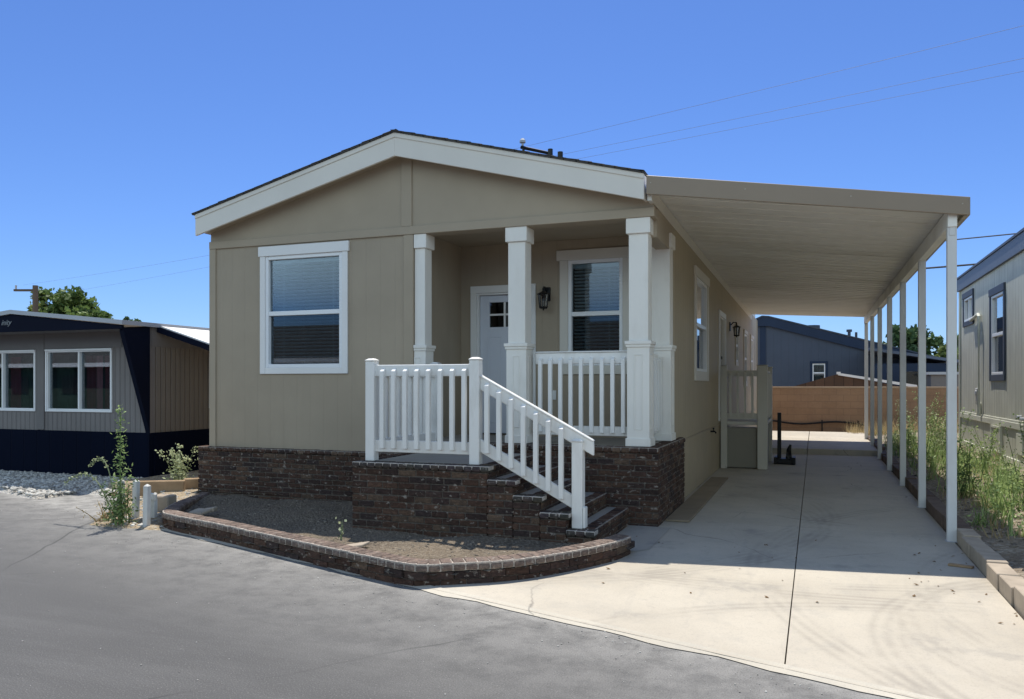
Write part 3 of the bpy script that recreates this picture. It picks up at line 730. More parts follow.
# windows and doors of the home
window(home, FW, *w1, trim=.08, head=.125, mat='white', headover=.02, glass=('glass', 'glassmid'), split=.485)
window(home, PB, *wp, trim=.11, head=.13, mat='trim', headover=.04, glass=('glass', 'glassmid'), split=.49)
tag(window(home, SW, *ws1, trim=.14, head=.13, mat='trim', glass=('glass', 'glassdark'), split=.5))
for s_ in (s3, s4, s5): window(home, SW, *s_, trim=.08, head=.09, mat='trim', glass=('glass', 'glassdark'), blinds=False)
def door(parent, W, a0, a1, z0, z1, lites, mat='door', trim=.085):
    mb = MB(); W.box(mb, a0-trim, a0, 0, .024, z0, z1); W.box(mb, a1, a1+trim, 0, .024, z0, z1); W.box(mb, a0-trim, a1+trim, 0, .026, z1, z1+trim+.01)
    W.box(mb, a0, a0+.025, -.12, .004, z0, z1); W.box(mb, a1-.025, a1, -.12, .004, z0, z1); W.box(mb, a0+.025, a1-.025, -.12, .004, z1-.025, z1)
    root = mb.build('door_frame', 'white', parent, bevel=.003)
    b0, b1, t0 = a0+.028, a1-.028, z1-.028
    mb = MB(); hole = (lites[0], lites[1], lites[2], lites[3])
    W2 = Wl(W.a, W.p+(.05 if W.a == 'fy' else -.05))
    wall_cells(mb, W2, b0, b1, z0+.02, t0, [hole], .045)
    zm = lites[2]-.12                                   # panel mouldings below the lites
    for (p, q) in ((b0+.10, (b0+b1)/2-.04), ((b0+b1)/2+.04, b1-.10)):
        for (aa, ab, za, zb) in ((p, p+.02, z0+.16, zm), (q-.02, q, z0+.16, zm), (p+.02, q-.02, zm-.02, zm), (p+.02, q-.02, z0+.16, z0+.18)): W2.box(mb, aa, ab, 0, .006, za, zb)
    dl = mb.build('front_door' if W.a == 'fy' else 'side_door', mat, root, bevel=.003)
    mb = MB(); W2.box(mb, hole[0], hole[1], -.03, -.024, hole[2], hole[3]); mb.build('lite', 'glassdark', root)
    mb = MB(); W2.box(mb, (hole[0]+hole[1])/2-.012, (hole[0]+hole[1])/2+.012, -.026, -.004, hole[2], hole[3])
    W2.box(mb, hole[0], (hole[0]+hole[1])/2-.013, -.026, -.005, (hole[2]+hole[3])/2-.012, (hole[2]+hole[3])/2+.012); W2.box(mb, (hole[0]+hole[1])/2+.013, hole[1], -.026, -.005, (hole[2]+hole[3])/2-.012, (hole[2]+hole[3])/2+.012)
    mb.build('muntin', 'white', root)
    mb = MB(); W2.box(mb, b0, b1, -.4, -.38, z0, t0); mb.build('room_lining', 'room', root)
    mb = MB(); ak = b1-.07; p = W2.pt(ak, .0, z0+.98); q = W2.pt(ak, .055, z0+.98); mb.tube([p, q], .014, 10); r_ = W2.pt(ak-.1, .055, z0+.98); mb.tube([q, r_], .011, 8)
    mb.build('handle', 'black', root); mb = MB(); mb.tube([W2.pt(ak, 0, z0+1.15), W2.pt(ak, .02, z0+1.15)], .028, 12); mb.build('lock', 'black', root)
    return root
door(home, PB, *dr, (-4.06, -3.63, 2.27, 2.60))
door(home, SW, *sd, (14.85, 15.32, 2.2, 2.55), mat='beige')
mb = MB(); PB.box(mb, -3.19, -3.11, 0, .012, 1.31, 1.43); mb.build('outlet_cover', 'white', home, bevel=.003)
mb = MB(); mb.tube([(XR, 13.4, .74), (XR+.07, 13.4, .74), (XR+.09, 13.4, .71)], .014, 8); mb.tube([(XR+.05, 13.4, .75), (XR+.05, 13.4, .79)], .008, 6); mb.tube([(XR+.05, 13.36, .79), (XR+.05, 13.44, .79)], .014, 8); mb.build('hose_tap', 'black', home)

def lantern(W, a, z, label):
    p = W.pt(a, 0, z)
    root = empty('wall_lantern', p, label, 'lantern')
    mb = MB(); W.box(mb, a-.055, a+.055, 0, .02, z-.02, z+.16); mb.build('wall_plate', 'black', root, bevel=.006)
    mb = MB(); pts = [W.pt(a, .02, z+.10), W.pt(a, .07, z+.155), W.pt(a, .12, z+.15), W.pt(a, .135, z+.10)]; mb.tube(pts, .011, 8); mb.tube([W.pt(a, .135, z+.10), W.pt(a, .135, z+.06)], [.012, .085], 10); mb.tube([W.pt(a, .135, z+.16), W.pt(a, .135, z+.10)], [.004, .016], 8); mb.build('lamp_roof', 'black', root)
    mb = MB()
    for k in range(6):
        th = k*math.pi/3; da, dd = .068*math.cos(th), .068*math.sin(th); db, de = .052*math.cos(th), .052*math.sin(th)
        mb.tube([W.pt(a+da, .135+dd, z+.06), W.pt(a+db, .135+de, z-.10)], .006, 5)
    mb.tube([W.pt(a, .135, z-.10), W.pt(a, .135, z-.125)], [.062, .05], 10); mb.tube([W.pt(a, .135, z-.125), W.pt(a, .135, z-.15)], [.015, .006], 8)
    mb.tube([W.pt(a, .135, z+.062), W.pt(a, .135, z+.05)], [.085, .078], 10)
    mb.build('cage', 'black', root)
    mb = MB(); mb.tube([W.pt(a, .135, z+.05), W.pt(a, .135, z-.10)], [.06, .045], 12, cap=False); mb.build('lamp_glass', 'lampglass', root, smooth=True)
    return root
lantern(PB, -3.24, 2.60, 'black wall lantern beside the front door on the porch')
lantern(SW, 16.55, 2.60, 'black wall lantern on the side wall under the carport')

# pipe and vent fittings on the roof
rv = empty('roof_antenna', (-3.0, 8.8, 4.05), 'dark antenna mast lying folded along the roof slope behind the fascia', 'antenna')
mb = MB(); mb.tube([(-3.22, 8.8, 4.285), (-2.86, 8.8, 4.175)], [.020, .018], 8); mb.build('mast', 'black', rv)
mb = MB(); mb.tube([(-3.20, 8.8, 4.30), (-3.20, 8.8, 4.34)], .014, 8); mb.tube([(-3.20, 8.8, 4.335), (-3.20, 8.8, 4.36), (-3.20, 8.8, 4.385)], [.036, .036, .015], 10); mb.build('cap', 'alum', rv)
for (x, z0, z1, r_) in ((-2.86, 3.98, 4.225, .03), (-2.74, 3.95, 4.18, .032), (-3.19, 4.06, 4.29, .016)):
    mb = MB(); mb.tube([(x, 8.8, z0), (x, 8.8, z1)], r_, 8); mb.build('support', 'black', rv)

# ------------------------------------------------------------------ front steps
LX, LY = -4.30, 6.87
st = empty('brick_steps', (-3.1, 7.6, 0), 'dark brick landing with five steps down to the right, in front of the porch', 'steps')
tops = [(-4.30, -2.85, .745), (-2.85, -2.595, .625), (-2.595, -2.335, .49), (-2.335, -2.085, .35), (-2.085, -1.85, .205)]
mb = MB(); mt = MB()
for i, (xa, xb, zt) in enumerate(tops):
    brick_run(mb, (xa, LY), (xb, LY), (0, -1), -.02, zt-.062, course=.0625)
    cap_run(mb, (xa, LY), (xb+(.03 if i else 0.02), LY), (0, -1), zt-.062, .062, .12, width=.085, capcol=lambda: tuple(x*BR.uniform(.9, 1.1)*.85 for x in (.062, .050, .046)), mort=(.36, .33, .30))
    nextz = tops[i+1][2] if i+1 < len(tops) else -.02
    brick_run(mb, (xb, LY+.052), (xb, 8.37), (1, 0), max(-.02, nextz-.05), zt-.062, core=True)
    cap_run(mb, (xb, LY+.10), (xb, 8.37), (1, 0), zt-.060, .06, .12, width=.098)
    mt.box(xa+(.0 if i else .11), xb-.115, LY+.115, 8.385, zt-.15, zt-.010)
brick_run(mb, (LX, 8.38), (LX, LY+.052), (-1, 0), -.02, .745-.062)
cap_run(mb, (LX, 8.38), (LX, LY+.10), (-1, 0), .745-.062, .062, .12)
mb.build('brickwork', 'brick', st, bevel=.004)
mt.build('tread', 'porchslab', st)
sheet('path', [(-1.84, 7.05), (-1.56, 7.0), (-1.4, 7.2), (-1.4, 8.36), (-1.84, 8.36)], .016, 'porchslab')

def post_mb(x, y, z0, z1, h=.05):
    mb = MB(); mb.box(x-h, x+h, y-h, y+h, z0, z1)
    # shallow domed cap
    k = h+.006
    mb.box(x-k, x+k, y-k, y+k, z1, z1+.012)
    mb.mesh([(x-k, y-k, z1+.012), (x+k, y-k, z1+.012), (x+k, y+k, z1+.012), (x-k, y+k, z1+.012), (x-k*.5, y-k*.5, z1+.03), (x+k*.5, y-k*.5, z1+.03), (x+k*.5, y+k*.5, z1+.03), (x-k*.5, y+k*.5, z1+.03)],
            ((0, 1, 5, 4), (1, 2, 6, 5), (2, 3, 7, 6), (3, 0, 4, 7), (4, 5, 6, 7)))
    return mb
def baluster(mat, parent, x0, x1, y0, y1, z0, z1, side='y'):
    mb = MB(); f = .03
    if side == 'y': top = [(x0, y0, z1-f), (x1, y0, z1-f), (x1, y1, z1), (x0, y1, z1)]
    elif side == 'x+': top = [(x0, y0, z1), (x1, y0, z1-f), (x1, y1, z1-f), (x0, y1, z1)]
    else: top = [(x0, y0, z1-f), (x1, y0, z1), (x1, y1, z1), (x0, y1, z1-f)]
    mb.mesh([(x0, y0, z0), (x1, y0, z0), (x1, y1, z0), (x0, y1, z0)]+top, MB.BF)
    return mb.build('baluster', mat, parent, bevel=.003)
ZL = .745
rl1 = empty('railing', (-3.53, 6.97, ZL), 'white vinyl railing with two posts along the front edge of the brick landing', 'railing', 'white porch railings')
for x in (-4.145, -3.015): post_mb(x, 6.99, ZL, 1.735).build('post', 'vinyl', rl1, bevel=.006)
mb = MB(); mb.box(-4.095, -3.065, 6.975, 7.015, 1.585, 1.70); mb.build('top_rail', 'vinyl', rl1, bevel=.006)
mb = MB(); mb.box(-4.095, -3.065, 6.975, 7.015, .835, .955); mb.build('bottom_rail', 'vinyl', rl1, bevel=.006)
for i in range(8):
    x = -4.005+i*.1265; baluster('vinyl', rl1, x-.021, x+.021, 6.93, 6.975, .875, 1.665)
# left side railing of the landing
rl2 = empty('railing', (-4.10, 7.7, ZL), 'white vinyl railing running back along the left side of the brick landing', 'railing', 'white porch railings')
mb = MB(); mb.box(-4.15, -4.11, 7.05, 8.36, 1.585, 1.70); mb.build('top_rail', 'vinyl', rl2, bevel=.006)
mb = MB(); mb.box(-4.15, -4.11, 7.05, 8.36, .835, .955); mb.build('bottom_rail', 'vinyl', rl2, bevel=.006)
post_mb(-4.13, 8.40, .70+.15, 1.735).build('post', 'vinyl', rl2, bevel=.006)
for i in range(9):
    y = 7.18+i*.132; baluster('vinyl', rl2, -4.195, -4.15, y-.021, y+.021, .875, 1.665, 'x-')
# stair railing
rl3 = empty('railing', (-2.4, 6.99, .2), 'white vinyl stair railing sloping down beside the steps to a newel post', 'railing', 'white porch railings')
post_mb(-2.005, 6.99, .205, .985).build('post', 'vinyl', rl3, bevel=.006)
mb = MB(); mb.box(-1.953, -1.93, 6.945, 7.035, .21, .40); mb.build('post_bracket', 'vinyl', rl3, bevel=.006)
sl = (.99-1.545)/(-1.87+2.905)
def rake(x0, x1, z, h): return [(x0, 0, z), (x1, 0, z+sl*(x1-x0)), (x1, 0, z+sl*(x1-x0)+h), (x0, 0, z+h)]
mb = MB(); mb.prism([(x, 6.975-.0, z) for x, _, z in rake(-2.965, -1.86, 1.455, .125)], (0, .04, 0)); mb.prism([(x, 6.962, z) for x, _, z in rake(-2.965, -1.86, 1.58, .018)], (0, .066, 0)); mb.build('top_rail', 'vinyl', rl3, bevel=.006)
mb = MB(); mb.prism([(x, 6.975, z) for x, _, z in rake(-2.965, -2.055, .865, .125)], (0, .04, 0)); mb.build('bottom_rail', 'vinyl', rl3, bevel=.006)
for i in range(7):
    x = -2.885+i*.1215; b0 = .90+sl*(x+2.965); baluster('vinyl', rl3, x-.021, x+.021, 6.93, 6.975, b0, b0+.665)
for rl_, xs_, zz_ in ((rl1, (-4.088, -3.072), (1.595, .845)),):
    for x in xs_:
        for z in zz_: mb = MB(); mb.box(x-.012, x+.012, 6.968, 7.022, z-.008, z+.108); mb.build('bracket', 'vinyl', rl_, bevel=.003)
# porch railings
rl4 = empty('railing', (-2.43, 8.6, ZF), 'white vinyl railing across the porch front between the two right-hand columns', 'railing', 'white porch railings')
mb = MB(); mb.box(-2.965, -1.895, 8.58, 8.62, 1.735, 1.86); mb.box(-2.965, -1.895, 8.565, 8.635, 1.861, 1.877); mb.build('top_rail', 'vinyl', rl4, bevel=.006)
mb = MB(); mb.box(-2.965, -1.895, 8.58, 8.62, .94, 1.045); mb.build('bottom_rail', 'vinyl', rl4, bevel=.006)
for i in range(9):
    x = -2.90+i*.119; baluster('vinyl', rl4, x-.021, x+.021, 8.535, 8.58, .975, 1.81)
rl5 = empty('railing', (-1.74, 9.06, ZF), 'short white railing closing the right side of the porch beside the driveway', 'railing', 'white porch railings')
mb = MB(); mb.box(-1.76, -1.72, 8.765, 9.38, 1.735, 1.86); mb.build('top_rail', 'vinyl', rl5, bevel=.006)
mb = MB(); mb.box(-1.76, -1.72, 8.765, 9.38, .94, 1.045); mb.build('bottom_rail', 'vinyl', rl5, bevel=.006)
for i in range(6):
    y = 8.81+i*.105; baluster('vinyl', rl5, -1.72, -1.68, y-.021, y+.021, .975, 1.81, 'x+')

# ------------------------------------------------------------------ carport
cp = empty('carport', (0, 15, 0), 'long white metal carport with tan front fascia and seven slim posts beside the home', 'carport')
xa, xb = -1.635, 1.335
yfa, yfb, YC1 = 8.275, 8.52, 22.4
ZA = lambda y: 3.57+(3.40-3.57)*(y-8.5)/13.9     # underside at the house
ZB_ = lambda y: 3.16+(3.235-3.16)*(y-8.5)/13.9   # underside at the outer edge
def zat(x, y=8.5): return ZA(y)+(ZB_(y)-ZA(y))*(x-xa)/(xb-xa)
yfr = lambda x: yfa+(yfb-yfa)*(x-xa)/(xb-xa)
mb = MB()
def pan(y0a, y0b, y1, d0, d1): mb.mesh([(xa, y0a, ZA(y0a)+d0), (xb, y0b, ZB_(y0b)+d0), (xb, y1, ZB_(y1)+d0), (xa, y1, ZA(y1)+d0), (xa, y0a, ZA(y0a)+d1), (xb, y0b, ZB_(y0b)+d1), (xb, y1, ZB_(y1)+d1), (xa, y1, ZA(y1)+d1)], MB.BF)
y = 8.8; first = True
while y < YC1:
    y2 = min(y+.305, YC1); pan(yfa if first else y, yfb if first else y, y2, 0 if not first else 0, .012); first = False
    y = y2
y = 8.8                                    # small folded ribs of the pans, running across
while y < YC1-.1:
    pan(y-.008, y-.008, y+.008, -.008, -.001); y += .305
mb.build('roof_pan', 'pan', cp)
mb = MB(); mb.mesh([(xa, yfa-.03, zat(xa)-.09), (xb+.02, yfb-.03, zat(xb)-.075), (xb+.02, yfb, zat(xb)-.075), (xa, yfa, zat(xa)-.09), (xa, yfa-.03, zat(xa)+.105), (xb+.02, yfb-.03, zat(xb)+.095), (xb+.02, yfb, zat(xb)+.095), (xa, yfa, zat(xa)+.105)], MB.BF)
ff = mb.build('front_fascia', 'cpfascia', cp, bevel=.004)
for fx in (.015, .33, .66, .985):
    mb = MB(); x = xa+(xb-xa)*fx; mb.tube([(x, yfr(x)-.031, zat(x)+.03), (x, yfr(x)-.034, zat(x)+.03)], .007, 8); mb.build('screw', 'cpfascia2', ff)
def strip(mb, x0, x1, y0, y1, f0, f1): mb.mesh([(x0, y0, f0(y0)), (x1, y0, f0(y0)), (x1, y1, f0(y1)), (x0, y1, f0(y1)), (x0, y0, f1(y0)), (x1, y0, f1(y0)), (x1, y1, f1(y1)), (x0, y1, f1(y1))], MB.BF)
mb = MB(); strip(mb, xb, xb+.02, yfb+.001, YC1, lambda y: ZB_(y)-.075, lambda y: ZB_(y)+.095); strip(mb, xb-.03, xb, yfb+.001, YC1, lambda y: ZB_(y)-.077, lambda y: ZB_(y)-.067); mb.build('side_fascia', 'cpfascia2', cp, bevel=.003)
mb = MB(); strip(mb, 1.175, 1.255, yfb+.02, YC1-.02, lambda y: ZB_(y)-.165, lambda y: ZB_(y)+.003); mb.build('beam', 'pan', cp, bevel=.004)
mb = MB(); strip(mb, xa, xa+.045, yfa+.03, YC1, lambda y: ZA(y)-.15, lambda y: ZA(y)-.015)
for i in range(46): y = 8.5+i*.3; mb.tube([(xa+.045, y, ZA(y)-.05), (xa+.05, y, ZA(y)-.05)], .008, 6)
mb.build('wall_channel', 'trim', cp)
for i in range(7):
    yp = 8.60+i*2.255; zb0 = .012 if yp < 18.3 else .13
    zt_ = ZB_(yp)-.164
    mb = MB(); mb.box(1.175, 1.255, yp-.04, yp+.04, zb0, zt_)
    for s_ in (-1, 1): mb.box(1.19, 1.24, yp+s_*.041, yp+s_*.047, zt_-.08, zt_+.02)
    p = mb.build('carport_post', 'post', cp, bevel=.005)
    mb = MB(); mb.box(1.165, 1.265, yp-.052, yp+.052, zb0, zb0+.006); mb.build('base_plate', 'alum', p)

# ------------------------------------------------------------------ side steps under the carport
ss = empty('side_landing', (-1.19, 15.5, 0), 'beige vinyl landing with railing and taupe skirt at the side door under the carport', 'landing')
mb = MB(); mb.box(-1.585, -.80, 14.77, 16.40, .79, .85); mb.build('deck', 'beige', ss, bevel=.005)
mb = MB(); mb.box(-1.49, -.965, 14.80, 14.82, .03, .74); mb.box(-.86, -.84, 14.82, 16.3, .03, .74); mb.build('skirt_panel', 'taupe', ss)
def bpost(x0, x1, y0, y1, z1): mb = MB(); mb.box(x0, x1, y0, y1, .014, z1); mb.box(x0-.008, x1+.008, y0-.008, y1+.008, z1, z1+.014); mb.build('post', 'beige', ss, bevel=.006)
bpost(-1.58, -1.47, 14.70, 14.81, 1.84); bpost(-.95, -.78, 14.70, 14.83, 1.84); bpost(-.88, -.78, 16.34, 16.44, 1.84)
mb = MB(); mb.box(-1.47, -.95, 14.735, 14.775, 1.655, 1.76); mb.box(-.85, -.81, 14.83, 16.34, 1.655, 1.76); mb.build('top_rail', 'beige', ss, bevel=.005)
mb = MB(); mb.box(-1.47, -.95, 14.735, 14.775, .89, 1.0); mb.box(-.85, -.81, 14.83, 16.34, .89, 1.0); mb.build('bottom_rail', 'beige', ss, bevel=.005)
for i in range(4): x = -1.41+i*.125; baluster('beige', ss, x-.02, x+.02, 14.70, 14.735, .93, 1.73)
for i in range(10): y = 14.95+i*.14; baluster('beige', ss, -.81, -.775, y-.02, y+.02, .93, 1.73, 'x+')
mb = MB()
for i in range(4): mb.box(-1.55, -.85, 16.44+i*.26, 16.70+i*.26, .02, .66-.17*i)
mb.build('step', 'taupe', ss)

# loose board against the house wall and bits on the slab
mb = MB(); mb.obox((-1.525, 8.75, .016), (.26, 0, 0), (-.02, 4.3, 0), (0, 0, .022)); tag(mb.build('flat_board', 'board', bevel=.003), 'long thin brown board lying flat on the slab along the side wall', 'board')
mb = MB(); mb.obox((1.02, 7.42, .014), (.17, -.06, 0), (.02, .045, 0), (0, 0, .018)); tag(mb.build('wood_scrap', 'wood', bevel=.003), 'small scrap of wood lying on the slab near the front carport post', 'wood scrap')
rr = random.Random(31); mb = MB()
for _ in range(46):
    if rr.random() < .5: x, y = rr.uniform(.75, 1.22), rr.uniform(5.6, 8.6)
    else: x, y = rr.uniform(-2.2, 1.2), rr.uniform(5.2, 8.2)
    if y < edge(x)+.2 or in_planter(x, y) or in_planter(x-.15, y): continue
    a = rr.random()*6.28; s = rr.uniform(.005, .014); c_, s_ = math.cos(a)*s, math.sin(a)*s
    mb.mesh([(x-c_*1.6, y-s_*1.6, .013), (x+s_, y-c_, .018), (x+c_*1.6, y+s_*1.6, .015+s*.7), (x-s_, y+c_, .016), (x, y, .014+s*.8)], ((0, 1, 4), (1, 2, 4), (2, 3, 4), (3, 0, 4)))
tag(mb.build('leaf_litter', 'leafdry'), 'tiny dry leaves and crumbs scattered over the concrete slab', 'litter', kind='stuff')
# black stand at the rear of the driveway
bs = empty('barrier_stand', (-.62, 15.9, .012), 'black upright stand with a flat low base on the slab behind the side landing', 'stand')
mb = MB(); mb.box(-.70, -.36, 15.78, 16.05, .02, .12); mb.box(-.40, -.34, 15.74, 16.1, .015, .15); mb.box(-.72, -.66, 15.74, 16.1, .015, .15); mb.build('base', 'black', bs, bevel=.012)
mb = MB(); mb.box(-.665, -.595, 15.88, 15.95, .12, .98); mb.build('upright', 'black', bs, bevel=.006)
mb = MB(); mb.tube([(-.46, 15.92, .12), (-.46, 15.92, .28), (-.43, 15.92, .38)], [.06, .045, .02], 10); mb.build('stub', 'black', bs)

# ------------------------------------------------------------------ left neighbour
lh = empty('mobile_home', (-13, 9.7, 0), 'grey ribbed mobile home with navy skirting, navy eave band and white sliding windows', 'house')
LYF, LXR, LXL, LYB = 9.70, -9.73, -14.3, 22.0
LW, LS = Wl('fy', LYF), Wl('fx', LXR)
lw1, lw2 = (-11.93, -10.53, 1.09, 2.06), (-13.75, -12.22, 1.09, 2.06)
mb = MB(); wall_cells(mb, LW, LXL, LXR, .75, 2.42, [lw1, lw2], .1); mb.build('front_wall', 'lgrey_x', lh)
mb = MB(); LW.box(mb, -12.16, -11.99, 0, .02, .76, 2.42); LW.box(mb, LXL, -10.3, .0, .012, 2.10, 2.42); mb.build('panel', 'lgrey', lh)
mb = MB(); LW.box(mb, LXL, LXR, -.08, .02, -.02, .75); mb.box(LXR-.08, LXR+.02, LYF+.08, LYB, -.02, .75); mb.build('skirting', 'navy', lh)
lws = (11.05, 11.95, 1.15, 2.0)
mb = MB(); wall_cells(mb, LS, LYF+.1, LYB, .75, 2.42, [lws], .1); mb.build('side_wall', 'lgrey_y', lh)
YE = 9.12
mb = MB()
mb.prism([(LXR-.06, LYF-.021, .74), (LXR-.06, LYF-.021, 2.40), (LXR-.06, YE+.05, 2.36), (LXR-.06, YE+.05, 2.30)], (.08, 0, 0))
mb.prism([(-12.0, YE, 2.63), (-12.0, YE, 2.35), (-9.70, YE, 2.345), (-9.70, YE, 2.40)], (0, .05, 0))
mb.prism([(-12.0, YE, 2.63), (-12.0, YE, 2.35), (-14.4, YE, 2.345), (-14.4, YE, 2.40)], (0, .05, 0))
mb.build('eave_band', 'navyp', lh)
mb = MB()
rf = [(-14.45, 2.405), (-13.4, 2.50), (-12.0, 2.635), (-10.6, 2.50), (-9.66, 2.405)]
mb.prism([(x, YE-.03, z) for x, z in rf]+[(x, YE-.03, z+.065) for x, z in rf[::-1]], (0, LYB-YE+.3, 0)); mb.build('roof', 'alum', lh)
mb = MB(); mb.box(LXL, LXR-.06, YE+.05, LYF-.02, 2.352, 2.372); mb.build('soffit', 'lgrey', lh)
mb = MB(); mb.mesh([(-9.71, 9.85, 2.42), (-8.5, 9.85, 2.055), (-8.5, 21.5, 2.055), (-9.71, 21.5, 2.42), (-9.71, 9.85, 2.445), (-8.5, 9.85, 2.08), (-8.5, 21.5, 2.08), (-9.71, 21.5, 2.445)], MB.BF)
aw = mb.build('awning', 'awning', lh)
mb = MB(); mb.box(-8.5, -8.46, 9.83, 21.5, 1.99, 2.085); mb.mesh([(-9.71, 9.82, 2.33), (-8.5, 9.82, 1.97), (-8.5, 9.849, 1.97), (-9.71, 9.849, 2.33), (-9.71, 9.82, 2.425), (-8.5, 9.82, 2.06), (-8.5, 9.849, 2.06), (-9.71, 9.849, 2.425)], MB.BF); mb.build('awning_edge', 'navyp', aw)
mb = MB(); mb.box(LXR+.001, LXR+.01, LYF+.02, LYB, 2.10, 2.42); mb.build('side_panel', 'lgrey', lh)
for w_, b in ((lw1, False), (lw2, False)): window(lh, LW, *w_, trim=.03, head=.03, fr_=.02, headover=0, mat='sash', slider=True, split=.5, blinds=b, glass=('glassclear', 'glassclear'))
def curtain(a0, a1, z0, z1, mat, y):
    mb = MB(); n = 40; row = []
    for i in range(n+1):
        t = i/n; x = a0+(a1-a0)*t; yy = y+.022*math.sin(t*(a1-a0)*75)
        row.append((x, yy))
    for (x0, y0), (x1, y1) in zip(row, row[1:]): mb.face([(x0, y0, z0), (x1, y1, z0), (x1, y1, z1), (x0, y0, z1)])
    mb.build('curtain', mat, lh, smooth=True)
curtain(-11.2, -10.98, 1.10, 1.98, 'curtain2', LYF+.12); curtain(-10.98, -10.86, 1.10, 1.98, 'curtain', LYF+.12); curtain(-10.80, -10.70, 1.10, 1.98, 'curtain2', LYF+.12); curtain(-10.70, -10.58, 1.10, 1.98, 'curtain', LYF+.12)
curtain(-12.95, -12.7, 1.10, 1.98, 'curtain2', LYF+.12); curtain(-12.66, -12.26, 1.10, 2.0, 'curtain3', LYF+.12)
curtain(-11.88, -11.5, 1.10, 2.0, 'curtain3', LYF+.13)
window(lh, LS, *lws, trim=.05, head=.05, headover=0, mat='sash', slider=True, blinds=False, glass=('glassdark', 'glass'))
cu = bpy.data.curves.new('script', 'FONT'); cu.body = 'inity'; cu.size = .125; cu.shear = .45; cu.extrude = .004
to = bpy.data.objects.new('tmp', cu); col.objects.link(to); bpy.context.view_layer.update()
me = bpy.data.meshes.new_from_object(to.evaluated_get(bpy.context.evaluated_depsgraph_get())); bpy.data.objects.remove(to)
me.materials.clear(); me.materials.append(M['letters'])
em = bpy.data.objects.new('script_emblem', me); col.objects.link(em); em.parent = lh; em.rotation_euler = (R(90), 0, 0); em.location = Vector((-12.23, YE-.006, 2.46))-WL[lh.name]; WL[em.name] = Vector((-12.23, YE-.006, 2.46))

# white stakes, timber edging and concrete bits by the weed
def stake(x, y, h, label, lean):
    mb = MB(); hw = .031
    mb.obox((x-hw, y-hw, -.02), (2*hw, 0, 0), (0, 2*hw, 0), (lean, 0, h+.02))
    mb.mesh([(x-hw+lean, y-hw, h), (x+hw+lean, y-hw, h), (x+hw+lean, y+hw, h), (x-hw+lean, y+hw, h), (x+lean, y, h+.03)], ((0, 1, 4), (1, 2, 4), (2, 3, 4), (3, 0, 4)))
    return tag(mb.build('marker_post', 'postwhite', bevel=.008), label, 'post', 'white posts at the planter corner')
stake(-7.13, 6.90, .42, 'short white wooden post standing just right of the tall weed', .01)
stake(-6.62, 6.55, .43, 'chipped white wooden post nearest the brick planter corner', .012)
stake(-7.42, 6.98, .40, 'white wooden post half hidden behind the tall weed', -.01)
mb = MB(); mb.obox((-7.02, 6.90, .24), (.36, -.19, .01), (0, .03, 0), (0, 0, .07)); mb.obox((-6.95, 6.93, -.02), (.06, 0, 0), (0, .05, 0), (0, 0, .24)); tag(mb.build('cross_board', 'postwhite', bevel=.004), 'short white weathered board fixed between two small white posts', 'board')
for i, (x, y, l, a, lab) in enumerate(((-8.25, 7.95, .62, .52, 'weathered tan timber edging block, nearer one beside the white posts'), (-7.85, 8.4, .6, .75, 'weathered tan timber edging block, farther one beside the leafy shrub'))):
    mb = MB(); mb.obox((x, y, .06), (l*math.cos(a), l*math.sin(a), 0), (-.09*math.sin(a), .09*math.cos(a), 0), (0, 0, .19)); tag(mb.build('edging_timber', 'wood', bevel=.01), lab, 'timber', 'timber edging pieces')
mb = MB(); mb.obox((-7.22, 7.2, .0), (.22, .05, 0), (-.04, .18, 0), (0, 0, .21)); tag(mb.build('concrete_block', 'kerb', bevel=.012), 'grey concrete block behind the white posts on the dirt', 'block')
mb = MB(); mb.obox((-6.30, 6.80, .10), (.22, -.05, .01), (.03, .13, .03), (0, 0, .035)); mb.obox((-6.16, 6.86, .12), (.13, .03, .02), (-.03, .1, .0), (0, 0, .045)); tag(mb.build('flat_stone', 'kerb', bevel=.008), 'pale broken stone inside the left corner of the planter', 'stone')
mb = MB(); mb.obox((-3.78, 5.82, .09), (.24, -.02, .05), (.03, .09, .02), (0, 0, .025)); mb.obox((-3.55, 5.74, .09), (.18, -.05, .0), (.03, .08, .01), (0, 0, .03)); tag(mb.build('broken_board', 'kerb', bevel=.006), 'two small tan broken pieces lying on the planter soil by the cap bricks', 'boards')

# ------------------------------------------------------------------ right neighbour
rh = empty('mobile_home', (5, 14, 0), 'weathered grey green mobile home with slate blue eave and window trim on the right', 'house')
RX, RY1, RY0 = 2.98, 19.9, 7.6
RW = Wl('bx', RX)
rw1, rw2 = (18.35, 19.35, 2.83, 3.32), (15.52, 16.55, 1.68, 3.09)
mb = MB(); wall_cells(mb, RW, RY0, RY1, .2, 3.56, [rw1, rw2], .1); mb.build('side_wall', 'green_y', rh)
mb = MB(); mb.box(RX+.1, RX+4, RY1-.1, RY1, .2, 3.56); mb.box(RX+.1, RX+4, RY0, RY0+.1, .2, 3.56); mb.box(RX+3.9, RX+4, RY0+.1, RY1-.1, .2, 3.56); mb.build('end_wall', 'greent', rh)
mb = MB(); RW.box(mb, RY0, RY1+.02, .0, .022, .80, .90); RW.box(mb, RY0, RY1+.02, 0, .02, .18, .32); RW.box(mb, RY1-.09, RY1+.02, .0, .028, .33, 3.55); RW.box(mb, RY0, RY1, .0, .012, .901, .94); mb.build('belt_rail', 'greent', rh, bevel=.004)
mb = MB(); RW.box(mb, 15.72, 16.42, 0, .03, .36, .78); r0 = mb.build('access_panel', 'green_y', rh, bevel=.004)
mb = MB(); 
for (p, q, r_, s_) in ((15.68, 15.72, .34, .79), (16.42, 16.46, .34, .79), (15.72, 16.42, .75, .79), (15.72, 16.42, .34, .37)): RW.box(mb, p, q, 0, .04, r_, s_)
